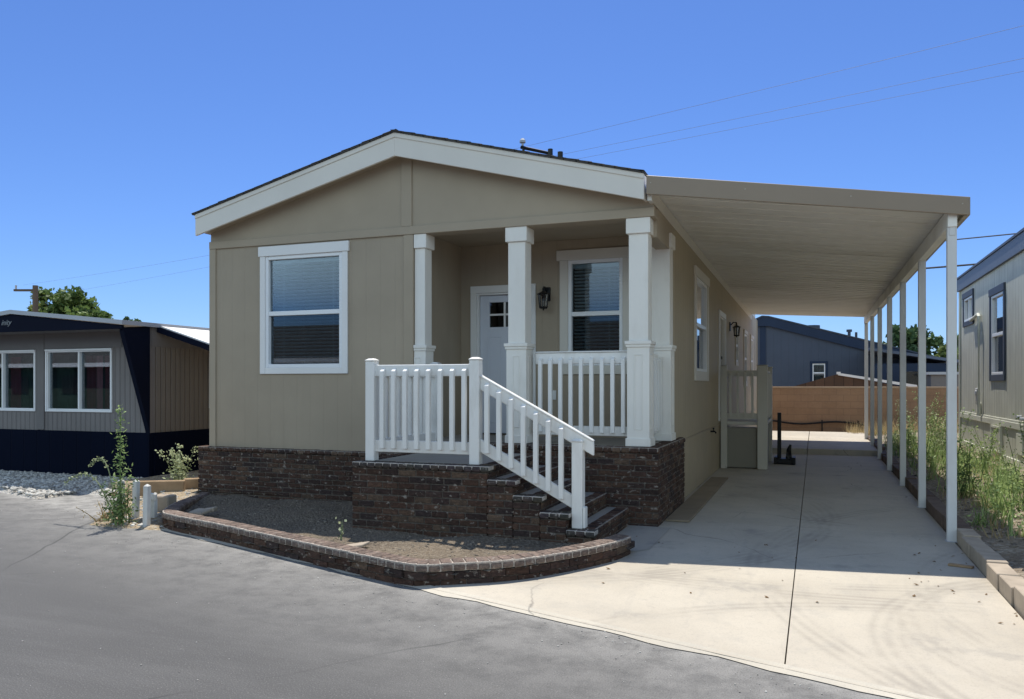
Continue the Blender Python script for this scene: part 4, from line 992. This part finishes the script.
mb.build('panel_frame', 'greent', r0)
mb = MB(); RW.box(mb, 14.2, 14.6, 0, .02, .42, .74); mb.build('skirt_vent', 'greent', rh)
mb = MB(); RW.box(mb, RY0-.1, RY1+.08, -.02, .05, 3.545, 3.81); mb.box(RX-.05, RX+4.05, RY1+.02, RY1+.08, 3.545, 3.81); mb.build('fascia', 'slatel', rh, bevel=.004)
mb = MB(); mb.prism([(RX-.07, RY0-.12, 3.811), (RX+2, RY0-.12, 4.02), (RX+4.07, RY0-.12, 3.811), (RX+4.07, RY0-.12, 3.85), (RX+2, RY0-.12, 4.06), (RX-.07, RY0-.12, 3.85)], (0, RY1-RY0+.22, 0)); mb.build('roof', 'slate', rh)
window(rh, RW, *rw1, trim=.10, head=.12, mat='slate', headover=0, slider=True, split=.5, blinds=False, glass=('glass', 'glassdark'))
window(rh, RW, *rw2, trim=.11, head=.13, mat='slate', headover=0, blinds=False, split=.50, glass=('glass', 'glassdark'))
cd = MB(); cd.tube([(RX-.05, 18.35, 2.80), (RX-.05, 17.55, 2.86), (RX-.05, 17.47, 2.82), (RX-.05, 17.47, .92)], .03, 8); cd.build('conduit', 'greent', rh)
mb = MB(); RW.box(mb, 17.72, 17.96, 0, .035, 1.18, 1.44); m0 = mb.build('meter_box', 'meter', rh, bevel=.01)
mb = MB(); mb.tube([(RX-.035, 17.84, 1.35), (RX-.055, 17.84, 1.35)], .055, 14); mb.build('dial', 'alum', m0)
mb = MB(); RW.box(mb, 17.5, 17.95, 0, .025, .95, 1.16); mb.build('lower_box', 'greent', rh, bevel=.01)
mb = MB(); mb.tube([(RX, 14.35, 1.0), (RX-.06, 14.35, 1.0)], .03, 10); mb.build('pipe_stub', 'alum', rh); mb = MB(); mb.tube([(RX, 14.15, .98), (RX-.06, 14.15, .98)], .025, 10); mb.build('pipe_stub', 'alum', rh)

# ------------------------------------------------------------------ rear: block wall, blue house, others
bw = empty('block_wall', (0, 26.1, 0), 'tan concrete block wall across the back of the carport', 'wall')
mb = MB(); mb.box(-12, 9, 26.0, 26.2, -.05, 1.40); mb.build('wall_body', 'block', bw)
mb = MB(); mb.box(-12, 9, 25.98, 26.22, 1.40, 1.455); mb.build('cap', 'blockcap', bw, bevel=.004)
mb = MB(); pts = [(-2.2+i*.2, 25.93, .40+.05*math.sin(i*.55)-.004*i) for i in range(19)]; mb.tube(pts, .028, 6)
for x in (-1.3, .2, 1.2): mb.tube([(x, 25.93, .1), (x, 25.93, .44)], .02, 6)
tag(mb.build('pipe_rail', 'rust'), 'dark sagging pipe running low along the face of the tan block wall', 'pipe')

bh = empty('blue_house', (0, 36, 0), 'dark blue house with navy sloping eave rising behind the block wall', 'house')
BW = Wl('fy', 36.0)
bwin = (-.10, .40, 1.62, 2.40)
mb = MB(); wall_cells(mb, BW, -2.45, 5.0, -.05, 2.42, [bwin], .12); mb.prism([(-2.45, 36, 2.42), (5.0, 36, 2.42), (-1.9, 36, 4.30), (-2.45, 36, 4.25)], (0, .12, 0)); mb.box(-2.33, -2.21, 36.12, 46, -.05, 4.2)
mb.build('wall', 'blue', bh)
mb = MB(); BW.box(mb, -2.22, -1.98, .001, .03, -.05, 4.1); mb.prism([(-2.52, 35.86, 4.10), (-2.45, 35.86, 4.30), (-2.16, 35.86, 4.42), (-1.85, 35.86, 4.40), (5.2, 35.86, 2.36), (5.2, 35.86, 1.98), (-1.85, 35.86, 4.02), (-2.52, 35.86, 4.02)], (0, .13, 0)); mb.build('eave_trim', 'bluet', bh)
mb = MB(); mb.prism([(-2.42, 35.83, 4.28), (-2.12, 35.83, 4.425), (-1.85, 35.83, 4.405), (5.25, 35.83, 2.37), (5.25, 35.83, 2.42), (-1.85, 35.83, 4.455), (-2.12, 35.83, 4.48), (-2.45, 35.83, 4.33)], (0, 11, 0)); bro = mb.build('roof', 'slate', bh)
window(bh, BW, *bwin, trim=.10, head=.10, mat='bluet', headover=0, blinds=True, glass=('glass', 'glass'), blindmat='white')
mb = MB(); mb.tube([(1.35, 36.6, 3.3), (1.35, 36.6, 3.78)], .06, 8); mb.tube([(1.35, 36.6, 3.74), (1.35, 36.6, 3.84)], .11, 8); mb.tube([(1.62, 36.6, 3.3), (1.62, 36.6, 3.72)], .05, 8); mb.tube([(-.1, 36.6, 3.8), (-.1, 36.6, 4.05)], .3, 10); mb.build('roof_vent', 'slate', bro)
bs2 = empty('shed', (.8, 29.5, 0), 'low shed with brown tiled roof and white gutter edge behind the block wall', 'shed')
mb = MB(); mb.box(-.7, 2.9, 29.2, 32, -.05, 1.34); mb.build('wall', 'taupe', bs2)
mb = MB(); mb.prism([(-1.0, 29.0, 1.36), (.72, 29.0, 1.87), (3.0, 29.0, 1.36), (3.0, 29.0, 1.30), (-1.0, 29.0, 1.30)], (0, 3.2, 0)); mb.build('roof', 'tile', bs2)
mb = MB(); mb.prism([(.72, 28.94, 1.83), (.72, 28.94, 1.91), (3.1, 28.94, 1.50), (3.1, 28.94, 1.41)], (0, .06, 0)); mb.box(.68, .80, 28.93, 29.1, 1.86, 1.94); mb.build('gutter_edge', 'white', bs2)
nb = empty('dark_house', (4, 32, 0), 'dark navy low house with pale eave line behind the carport posts', 'house')
mb = MB(); mb.box(2.1, 4.6, 33, 38, -.05, 2.3); mb.build('wall', 'bluet', nb)
mb = MB(); mb.prism([(1.9, 32.7, 2.90), (5.2, 32.7, 2.36), (5.2, 32.7, 2.26), (1.9, 32.7, 2.80)], (0, 6, 0)); mb.build('roof', 'slatel', nb)
mb = MB(); mb.box(3.0, 3.9, 32.97, 33, 1.2, 2.0); mb.build('window', 'glassdark', nb)
gb = empty('grey_shed', (5, 31, 0), 'pale grey shed with dark flat roof between the carport posts and green home', 'shed')
mb = MB(); mb.box(3.75, 6.8, 31.0, 33, -.05, 1.86); mb.build('wall', 'lgrey', gb)
mb = MB(); mb.box(3.65, 6.9, 30.9, 33.1, 1.86, 1.95); mb.build('roof', 'alum', gb)

# house across the road, seen only in the window glass
for ox, lab, wm in ((0, 'dark maroon house with white eaves straight across the road, mirrored in the home windows', 'maroon'), (-43, 'dark green house farther left across the road, mirrored in the grey home windows', 'curtain3')):
    oh = empty('facing_house', (-9+ox, -15, 0), lab, 'house', 'houses across the road')
    mb = MB(); mb.box(-26+ox, 12+ox, -20, -14, -.05, 2.6); mb.build('wall', wm, oh)
    mb = MB(); mb.box(-26.5+ox, 12.5+ox, -13.62, -13.5, 2.5, 2.72); mb.build('eave', 'white', oh)
    mb = MB(); mb.prism([(-26.5+ox, -13.6, 2.73), (-26.5+ox, -17, 4.5), (-26.5+ox, -20.5, 2.73), (-26.5+ox, -20.5, 2.66), (-26.5+ox, -13.6, 2.66)], (39, 0, 0)); mb.build('roof', 'shingle', oh)
    for x in (-21, -17, -13, -9, -5, -1, 3, 7): mb = MB(); mb.box(x+ox, x+ox+1.3, -14, -13.97, 1.0, 2.0); mb.build('window', 'black', oh)
mb = MB(); r = random.Random(12); n = 60
prev = None
vs = []
for i in range(n+1):
    x = -700+1400*i/n; h = 38+22*noise.noise((i*.13, 3, 1))+10*noise.noise((i*.4, 7, 2)); h *= .55; vs.append((x, -420, -1)); vs.append((x, -470, h*.6)); vs.append((x, -560, h)); vs.append((x, -800, -1))
fs = []
for i in range(n):
    for k in range(3): a = i*4+k; fs.append((a, a+4, a+5, a+1))
mb.mesh(vs, fs); tag(mb.build('hills', 'hill', smooth=True), kind='structure')

# ------------------------------------------------------------------ poles, cables
up = empty('utility_pole', (-37.0, 29.4, 0), 'wooden utility pole with a single crossarm rising behind the left mobile home', 'utility pole')
px, py = -37.0, 29.4
mb = MB(); mb.tube([(px, py, 0), (px, py, 6.55)], [.16, .13], 10); mb.build('pole_shaft', 'pole', up)
mb = MB(); d = Vector((.9, .35, 0)).normalized(); c0 = Vector((px, py, 6.30)); mb.obox(c0-d*1.05-Vector((0, .06, .05)), d*1.15, (0, .1, 0), (0, 0, .11)); mb.build('crossarm', 'pole', up)
mb = MB(); q = c0-d*.98; mb.tube([q+Vector((0, 0, .06)), q+Vector((0, 0, .26))], [.04, .05], 8); mb.build('insulator', 'alum', up)
def cable(p, q, sag, r, mat, label):
    p, q = Vector(p), Vector(q); mb = MB(); pts = []
    for i in range(25): t = i/24; pts.append(p.lerp(q, t)-Vector((0, 0, sag*4*t*(1-t))))
    mb.tube(pts, r, 5); return tag(mb.build('overhead_cable', mat), label, 'cable', 'overhead cables')
def ext(a, b, e0, e1): 
    a, b = Vector(a), Vector(b); d = b-a; return a-d*e0, b+d*e1
for (a, b, lab) in (((-7.87, 23.21, 9), (4.04, 19.2, 9), 'thin pale overhead wire over the roof, highest of the three in the sky'), ((-7.31, 24.53, 9), (4.44, 21.12, 9), 'thin pale overhead wire over the roof, middle of the three in the sky'), ((-6.47, 25.08, 9), (4.62, 21.99, 9), 'thin pale overhead wire over the roof, lowest of the three in the sky')):
    p, q = ext(a, b, .8, .6); cable(p, q, .10, .0042, 'wire', lab)
for (a, b, lab) in (((-40.62, 35.17, 8), (-28.09, 31.49, 8), 'faint overhead wire left of the home, upper of two'), ((-44.97, 39.71, 8), (-30.9, 34.63, 8), 'faint overhead wire left of the home, lower of two')):
    p, q = ext(a, b, .6, 1.2); cable(p, q, .15, .0045, 'wire', lab)
cable((-4, 30.7, 6.1), (13, 25.6, 6.1), .06, .020, 'cable', 'black service cable right of the carport corner, upper of two')
cable((-4, 35.7, 6.0), (5.95, 34.05, 6.02), .05, .036, 'cable', 'thick black service cable behind the carport posts, lower of two')

# ------------------------------------------------------------------ trees and weeds
def leaf_quad(mb, p, s, r, c, flat=.0, asp=.5):
    a = Vector((r.gauss(0, 1), r.gauss(0, 1), r.gauss(0, 1)*(1-flat))).normalized()
    b = a.cross(Vector((r.gauss(0, 1), r.gauss(0, 1), r.gauss(0, 1)))).normalized()
    p = Vector(p); a *= s; b *= s*asp
    mb.face([p-a, p+b*.9, p+a, p-b*.9], c)
def tree(name, base, th, crown, nclump, nleaf, leaf, mat, label, seed, cat='tree', group=None, conic=False):
    r = random.Random(seed); root = empty(name, base, label, cat, group); B = Vector(base)
    mb = MB(); top = B+Vector((0, 0, th+crown[2]*.9)); mb.tube([B, B+Vector((.05, 0, th*.6)), top], [.09*crown[0]*.6+.05, .06*crown[0]*.6+.04, .02], 8)
    clumps = []
    C = B+Vector((0, 0, th+crown[2]))
    for i in range(nclump):
        while True:
            q = Vector((r.uniform(-1, 1), r.uniform(-1, 1), r.uniform(-1, 1)))
            if q.length <= 1 and (not conic or math.hypot(q.x, q.y) < (1-q.z)*.55+.08): break
        q = Vector((q.x*crown[0], q.y*crown[1], q.z*crown[2])); clumps.append((C+q, r.uniform(.18, .36)*min(crown)))
    for p, _ in clumps[::3]:
        a = B+Vector((0, 0, th*.8+r.random()*crown[2]*.8)); mb.tube([a, a.lerp(p, .5)+Vector((0, 0, .1)), p], [.05, .03, .012], 5)
    mb.build('trunk', 'bark', root)
    mb = MB()
    for p, s in clumps:
        tone = r.uniform(.15, .85)
        for _ in range(nleaf):
            d = Vector((r.gauss(0, 1), r.gauss(0, 1), r.gauss(0, .8)))
            d = d.normalized()*s*(r.random()**.45)
            leaf_quad(mb, p+d, leaf*r.uniform(.6, 1.3), r, min(1, max(0, tone+r.uniform(-.22, .22))), .3, .6)
    mb.build('crown', mat, root)
    return root
tree('broadleaf_tree', (-53.5, 45, 0), 4.4, (2.3, 2.3, 2.3), 56, 105, .22, 'leaf_tree', 'dark leafy tree behind the left mobile home, tallest in the middle of three', 21, group='trees behind the left home')
tree('broadleaf_tree', (-56.2, 45.5, 0), 4.6, (1.7, 1.7, 1.6), 36, 100, .2, 'leaf_lime', 'yellow green tree beside the utility pole crossarm', 22, group='trees behind the left home')
tree('broadleaf_tree', (-50.6, 45, 0), 4.4, (1.9, 1.9, 1.45), 38, 100, .2, 'leaf_tree', 'lower right leafy tree of the row behind the left mobile home', 23, group='trees behind the left home')
tree('broadleaf_tree', (-47.0, 45, 0), 4.9, (.7, .7, .75), 10, 60, .16, 'leaf_dark', 'tiny dark treetop just showing above the left mobile home roof', 24)
tree('evergreen_tree', (4.6, 46, 0), 1.2, (1.6, 1.5, 1.6), 60, 150, .16, 'leaf_dark', 'dark rounded evergreen tree behind the carport posts', 25)
tree('evergreen_tree', (2.7, 47, 0), 1.0, (1.1, 1.1, 1.4), 36, 130, .15, 'leaf_dark', 'smaller dark evergreen tree left of the rounded evergreen', 26)
tree('broadleaf_tree', (5.15, 36.2, 0), 1.4, (.9, .9, .85), 34, 110, .12, 'leaf_lime', 'yellow green bush-like tree beside the green mobile home corner', 27)
tree('broadleaf_tree', (6.4, 40, 0), 1.2, (1.1, 1.1, 1.3), 34, 110, .14, 'leaf_tree', 'green tree half hidden by the corner of the green mobile home', 28)

def weed(name, base, h, nst, spread, mat, label, seed, leaf=.03, dens=60, cat='weed', group=None, flowers=0, curl=.3, lo=.1, taper=1.0):
    r = random.Random(seed); B = Vector(base); root = empty(name, base, label, cat, group)
    mb, ml, mf = MB(), MB(), MB()
    for s in range(nst):
        th = r.random()*6.28; lean = spread*r.random()**.7; hh = h*(r.uniform(.55, 1.) if s else 1.)
        pts = []; off = Vector((r.gauss(0, spread*.18), r.gauss(0, spread*.18), 0)); c2 = r.gauss(0, curl)
        for i in range(8):
            t = i/7; pts.append(B+off+Vector((math.cos(th+c2*t)*lean*t**1.4, math.sin(th+c2*t)*lean*t**1.4, hh*t)))
        mb.tube(pts, [.007*(1-.75*i/7)*max(1, h) for i in range(8)], 5)
        n = int(dens*hh/h)
        for k in range(n):
            t = lo+(1-lo)*(r.random()**taper); i = min(6, int(t*7)); p = pts[i].lerp(pts[i+1], t*7-i)
            out = leaf*(2.4-1.7*t)
            q = p+Vector((r.gauss(0, out), r.gauss(0, out), r.gauss(0, out*.7)))
            leaf_quad(ml, q, leaf*r.uniform(.6, 1.3)*(1.2-.5*t), r, min(1, max(0, r.gauss(.5, .22))), .2, .34)
        for k in range(flowers):
            p = pts[-1]+Vector((r.gauss(0, .03), r.gauss(0, .03), r.uniform(-.06, .03))); leaf_quad(ml, p, .018, r, r.uniform(.9, 1.), 0, .9)
    for m_ in (mb,):
        m_.c = [.35]*len(m_.f); m_.usecol = True; m_.build('stem', mat, root)
    ml.build('foliage', mat, root)
    return root
weed('tall_weed', (-6.93, 6.47, 0), 1.26, 1, .05, 'leaf_weed', 'tall spindly leafy weed growing from the pavement edge beside white posts', 41, .028, 430, flowers=10, lo=.04, taper=1.25)
weed('tall_weed', (-6.98, 6.55, 0), .52, 12, .26, 'leaf_deep', 'low bushy dark green weed clump around the foot of the tall weed', 42, .03, 60)
def arch_stalk(base, tip, mid, label):
    root = empty('weed_stalk', base, label, 'weed', 'arching dry weed stalks'); B = Vector(base)
    pts = bez3(B, Vector(mid), Vector(tip)); mb = MB(); mb.tube(pts, [.006]*len(pts), 5); mb.c = [.4]*len(mb.f); mb.usecol = True; mb.build('stem', 'leaf_sage', root)
    r = random.Random(hash(label) % 99 if False else len(label)); ml = MB()
    for p in pts[len(pts)//2:]:
        for _ in range(7): leaf_quad(ml, p+Vector((r.gauss(0, .012), r.gauss(0, .012), r.gauss(0, .012))), .016, r, r.random(), 0, .6)
    ml.build('foliage', 'leaf_sage', root)
def bez3(a, b, c, n=14): return [(a*(1-t)**2+b*2*t*(1-t)+c*t*t) for t in [i/n for i in range(n+1)]]
arch_stalk((-7.0, 6.5, 0), (-7.42, 6.55, .62), (-7.05, 6.5, .95), 'dry arching weed stalk just left of the tall weed, upper one')
arch_stalk((-7.02, 6.5, 0), (-7.72, 6.5, .42), (-7.25, 6.5, .78), 'dry arching weed stalk reaching farthest left of the tall weed, lower one')
weed('straw_clump', (-7.28, 6.62, 0), .22, 14, .3, 'straw', 'flat tuft of dry straw at the asphalt edge beside the tall weed', 43, .02, 18)
weed('leafy_shrub', (-8.2, 8.75, .1), .56, 10, .28, 'leaf_sage', 'small pale flowering shrub by the left corner of the brick skirting', 44, .03, 46, 'shrub', flowers=14)
weed('seedling', (-4.05, 6.28, .09), .17, 2, .03, 'leaf_sage', 'tiny single seedling growing from the planter soil', 45, .012, 16, 'seedling', flowers=2)
# planting strip on the right
strip = [
 (1.95, 9.6, .50, 8, .30, 'leaf_weed', 'green weed clump right of the front carport post'),
 (2.3, 10.6, 1.0, 6, .22, 'leaf_deep', 'dark upright weed standing against the green home by its access panel'),
 (2.35, 8.9, .42, 12, .36, 'leaf_sage', 'pale grassy weed clump nearest the viewer at the right edge'),
 (1.75, 11.3, .75, 9, .32, 'leaf_deep', 'dark green bushy weed behind the front carport post'),
 (2.55, 11.9, .55, 11, .4, 'leaf_sage', 'pale sage weed below the access panel'),
 (1.9, 13.0, 1.05, 8, .3, 'leaf_weed', 'tall green weed between the first two carport posts'),
 (2.5, 14.2, .75, 10, .4, 'leaf_weed', 'bushy green weed against the skirting of the green home'),
 (1.75, 15.0, .9, 8, .3, 'leaf_weed', 'tall thin weed beside the third carport post'),
 (2.2, 16.4, 1.0, 10, .4, 'leaf_sage', 'tall pale weed near the meter box'),
 (1.8, 17.6, .8, 9, .35, 'leaf_weed', 'green weed beside the fourth carport post'),
 (2.5, 18.8, .9, 10, .4, 'leaf_weed', 'leafy weed at the rear corner of the green home'),
 (1.9, 20.3, 1.1, 9, .35, 'leaf_sage', 'tall pale weed near the rear end of the strip'),
 (2.7, 22.4, 1.2, 9, .45, 'leaf_weed', 'tall weed before the block wall beyond the green home'),
]
for i, (x, y, h, n, sp, mt_, lab) in enumerate(strip):
    weed('weed_clump', (x, y, zst(x, y)-.01), h, n, sp, mt_, lab, 60+i, .030, 62, group='weeds in the planting strip', flowers=3)
r = random.Random(77); mb = MB()                    # low mixed ground growth through the strip
for _ in range(950):
    x, y = r.uniform(1.5, 2.95), 6.6+16*r.random()**1.25
    if y < 8.4 and (x < 2.0 or r.random() < .6): continue
    if x < 1.75 and r.random() < .75: continue
    if x > 2.5 and r.random() < .8: continue
    if nz(x, y, 1.6, 21) < -.05: continue
    z = zst(x, y); hh = r.uniform(.06, .46)*(1 if y > 9.3 else .6)
    for _k in range(12):
        th = r.random()*6.28; l = hh*r.uniform(.5, 1); d = Vector((math.cos(th)*l*.5, math.sin(th)*l*.5, l)); p = Vector((x+r.gauss(0, .05), y+r.gauss(0, .05), z-.01)); w = Vector((-math.sin(th), math.cos(th), 0))*.006
        mb.face([p-w, p+w, p+d*.6+w*.8, p+d, p+d*.6-w*.8], r.random())
    for _k in range(10): leaf_quad(mb, (x+r.gauss(0, .09), y+r.gauss(0, .09), z+r.uniform(.02, hh)), r.uniform(.012, .028), r, r.random(), .2, .45)
tag(mb.build('weeds', 'leaf_weed'), 'low mixed green weeds covering the planting strip', 'weeds', kind='stuff')
mb = MB()
for _ in range(300):
    if r.random() < .65: x, y = r.uniform(.9, 3.8), r.uniform(24.6, 25.8)
    else: x, y = r.uniform(1.5, 2.95), 7.5+15*r.random()
    z = zst(max(1.4, min(x, 3)), y) if x > 1.4 else .05; hh = r.uniform(.1, .45)*(1.3 if y > 24 else .6)
    for _k in range(14):
        th = r.random()*6.28; l = hh*r.uniform(.5, 1); d = Vector((math.cos(th)*l*.7, math.sin(th)*l*.7, l)); p = Vector((x+r.gauss(0, .06), y+r.gauss(0, .06), z-.01)); w = Vector((-math.sin(th), math.cos(th), 0))*.005
        mb.face([p-w, p+w, p+d], r.random())
tag(mb.build('dry_grass', 'straw'), 'golden dry grass along the strip and at the foot of the block wall', 'dry grass', kind='stuff')

# ------------------------------------------------------------------ light, sky, camera
S = Vector((-.14, .42, 1)).normalized()
sun = bpy.data.lights.new('sun', 'SUN'); sun.energy = 4.0; sun.angle = R(.53); sun.color = (1, .945, .85)
so = bpy.data.objects.new('sun', sun); col.objects.link(so); so.rotation_euler = (-S).to_track_quat('-Z', 'Y').to_euler(); so.location = (0, 0, 30)
w = bpy.data.worlds.new('World'); sc.world = w; w.use_nodes = True
nt = w.node_tree; bg = nt.nodes['Background']
sky = nt.nodes.new('ShaderNodeTexSky'); sky.sky_type = 'NISHITA'; sky.sun_disc = False
sky.sun_elevation = math.asin(S.z); sky.sun_rotation = math.atan2(S.x, S.y); sky.altitude = 400; sky.air_density = 1.0; sky.dust_density = .3; sky.ozone_density = 3.0
# deep clear blue to the north, an added bright southern band lifting shaded walls
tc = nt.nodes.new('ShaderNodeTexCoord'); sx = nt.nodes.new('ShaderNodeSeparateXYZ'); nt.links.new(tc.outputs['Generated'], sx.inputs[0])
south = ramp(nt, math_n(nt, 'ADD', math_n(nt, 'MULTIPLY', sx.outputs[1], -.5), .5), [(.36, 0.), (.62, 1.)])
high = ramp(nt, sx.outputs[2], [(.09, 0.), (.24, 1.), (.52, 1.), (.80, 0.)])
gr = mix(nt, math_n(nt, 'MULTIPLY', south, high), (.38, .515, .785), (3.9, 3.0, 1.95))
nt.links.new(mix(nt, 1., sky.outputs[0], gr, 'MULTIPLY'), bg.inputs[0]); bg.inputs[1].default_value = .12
cam = bpy.data.cameras.new('camera'); co = bpy.data.objects.new('camera', cam); col.objects.link(co); sc.camera = co
cam.sensor_width = 36; cam.sensor_fit = 'HORIZONTAL'; cam.lens = 36*800/1024; cam.shift_y = 35.5/1024; cam.clip_end = 3000; cam.clip_start = .05
co.location = (0, 0, 1.5); co.rotation_euler = (R(90), 0, math.atan(303/800))
vs_ = sc.view_settings; vs_.view_transform = 'Standard'; vs_.look = 'None'; vs_.exposure = .6; vs_.gamma = 1; vs_.use_curve_mapping = False
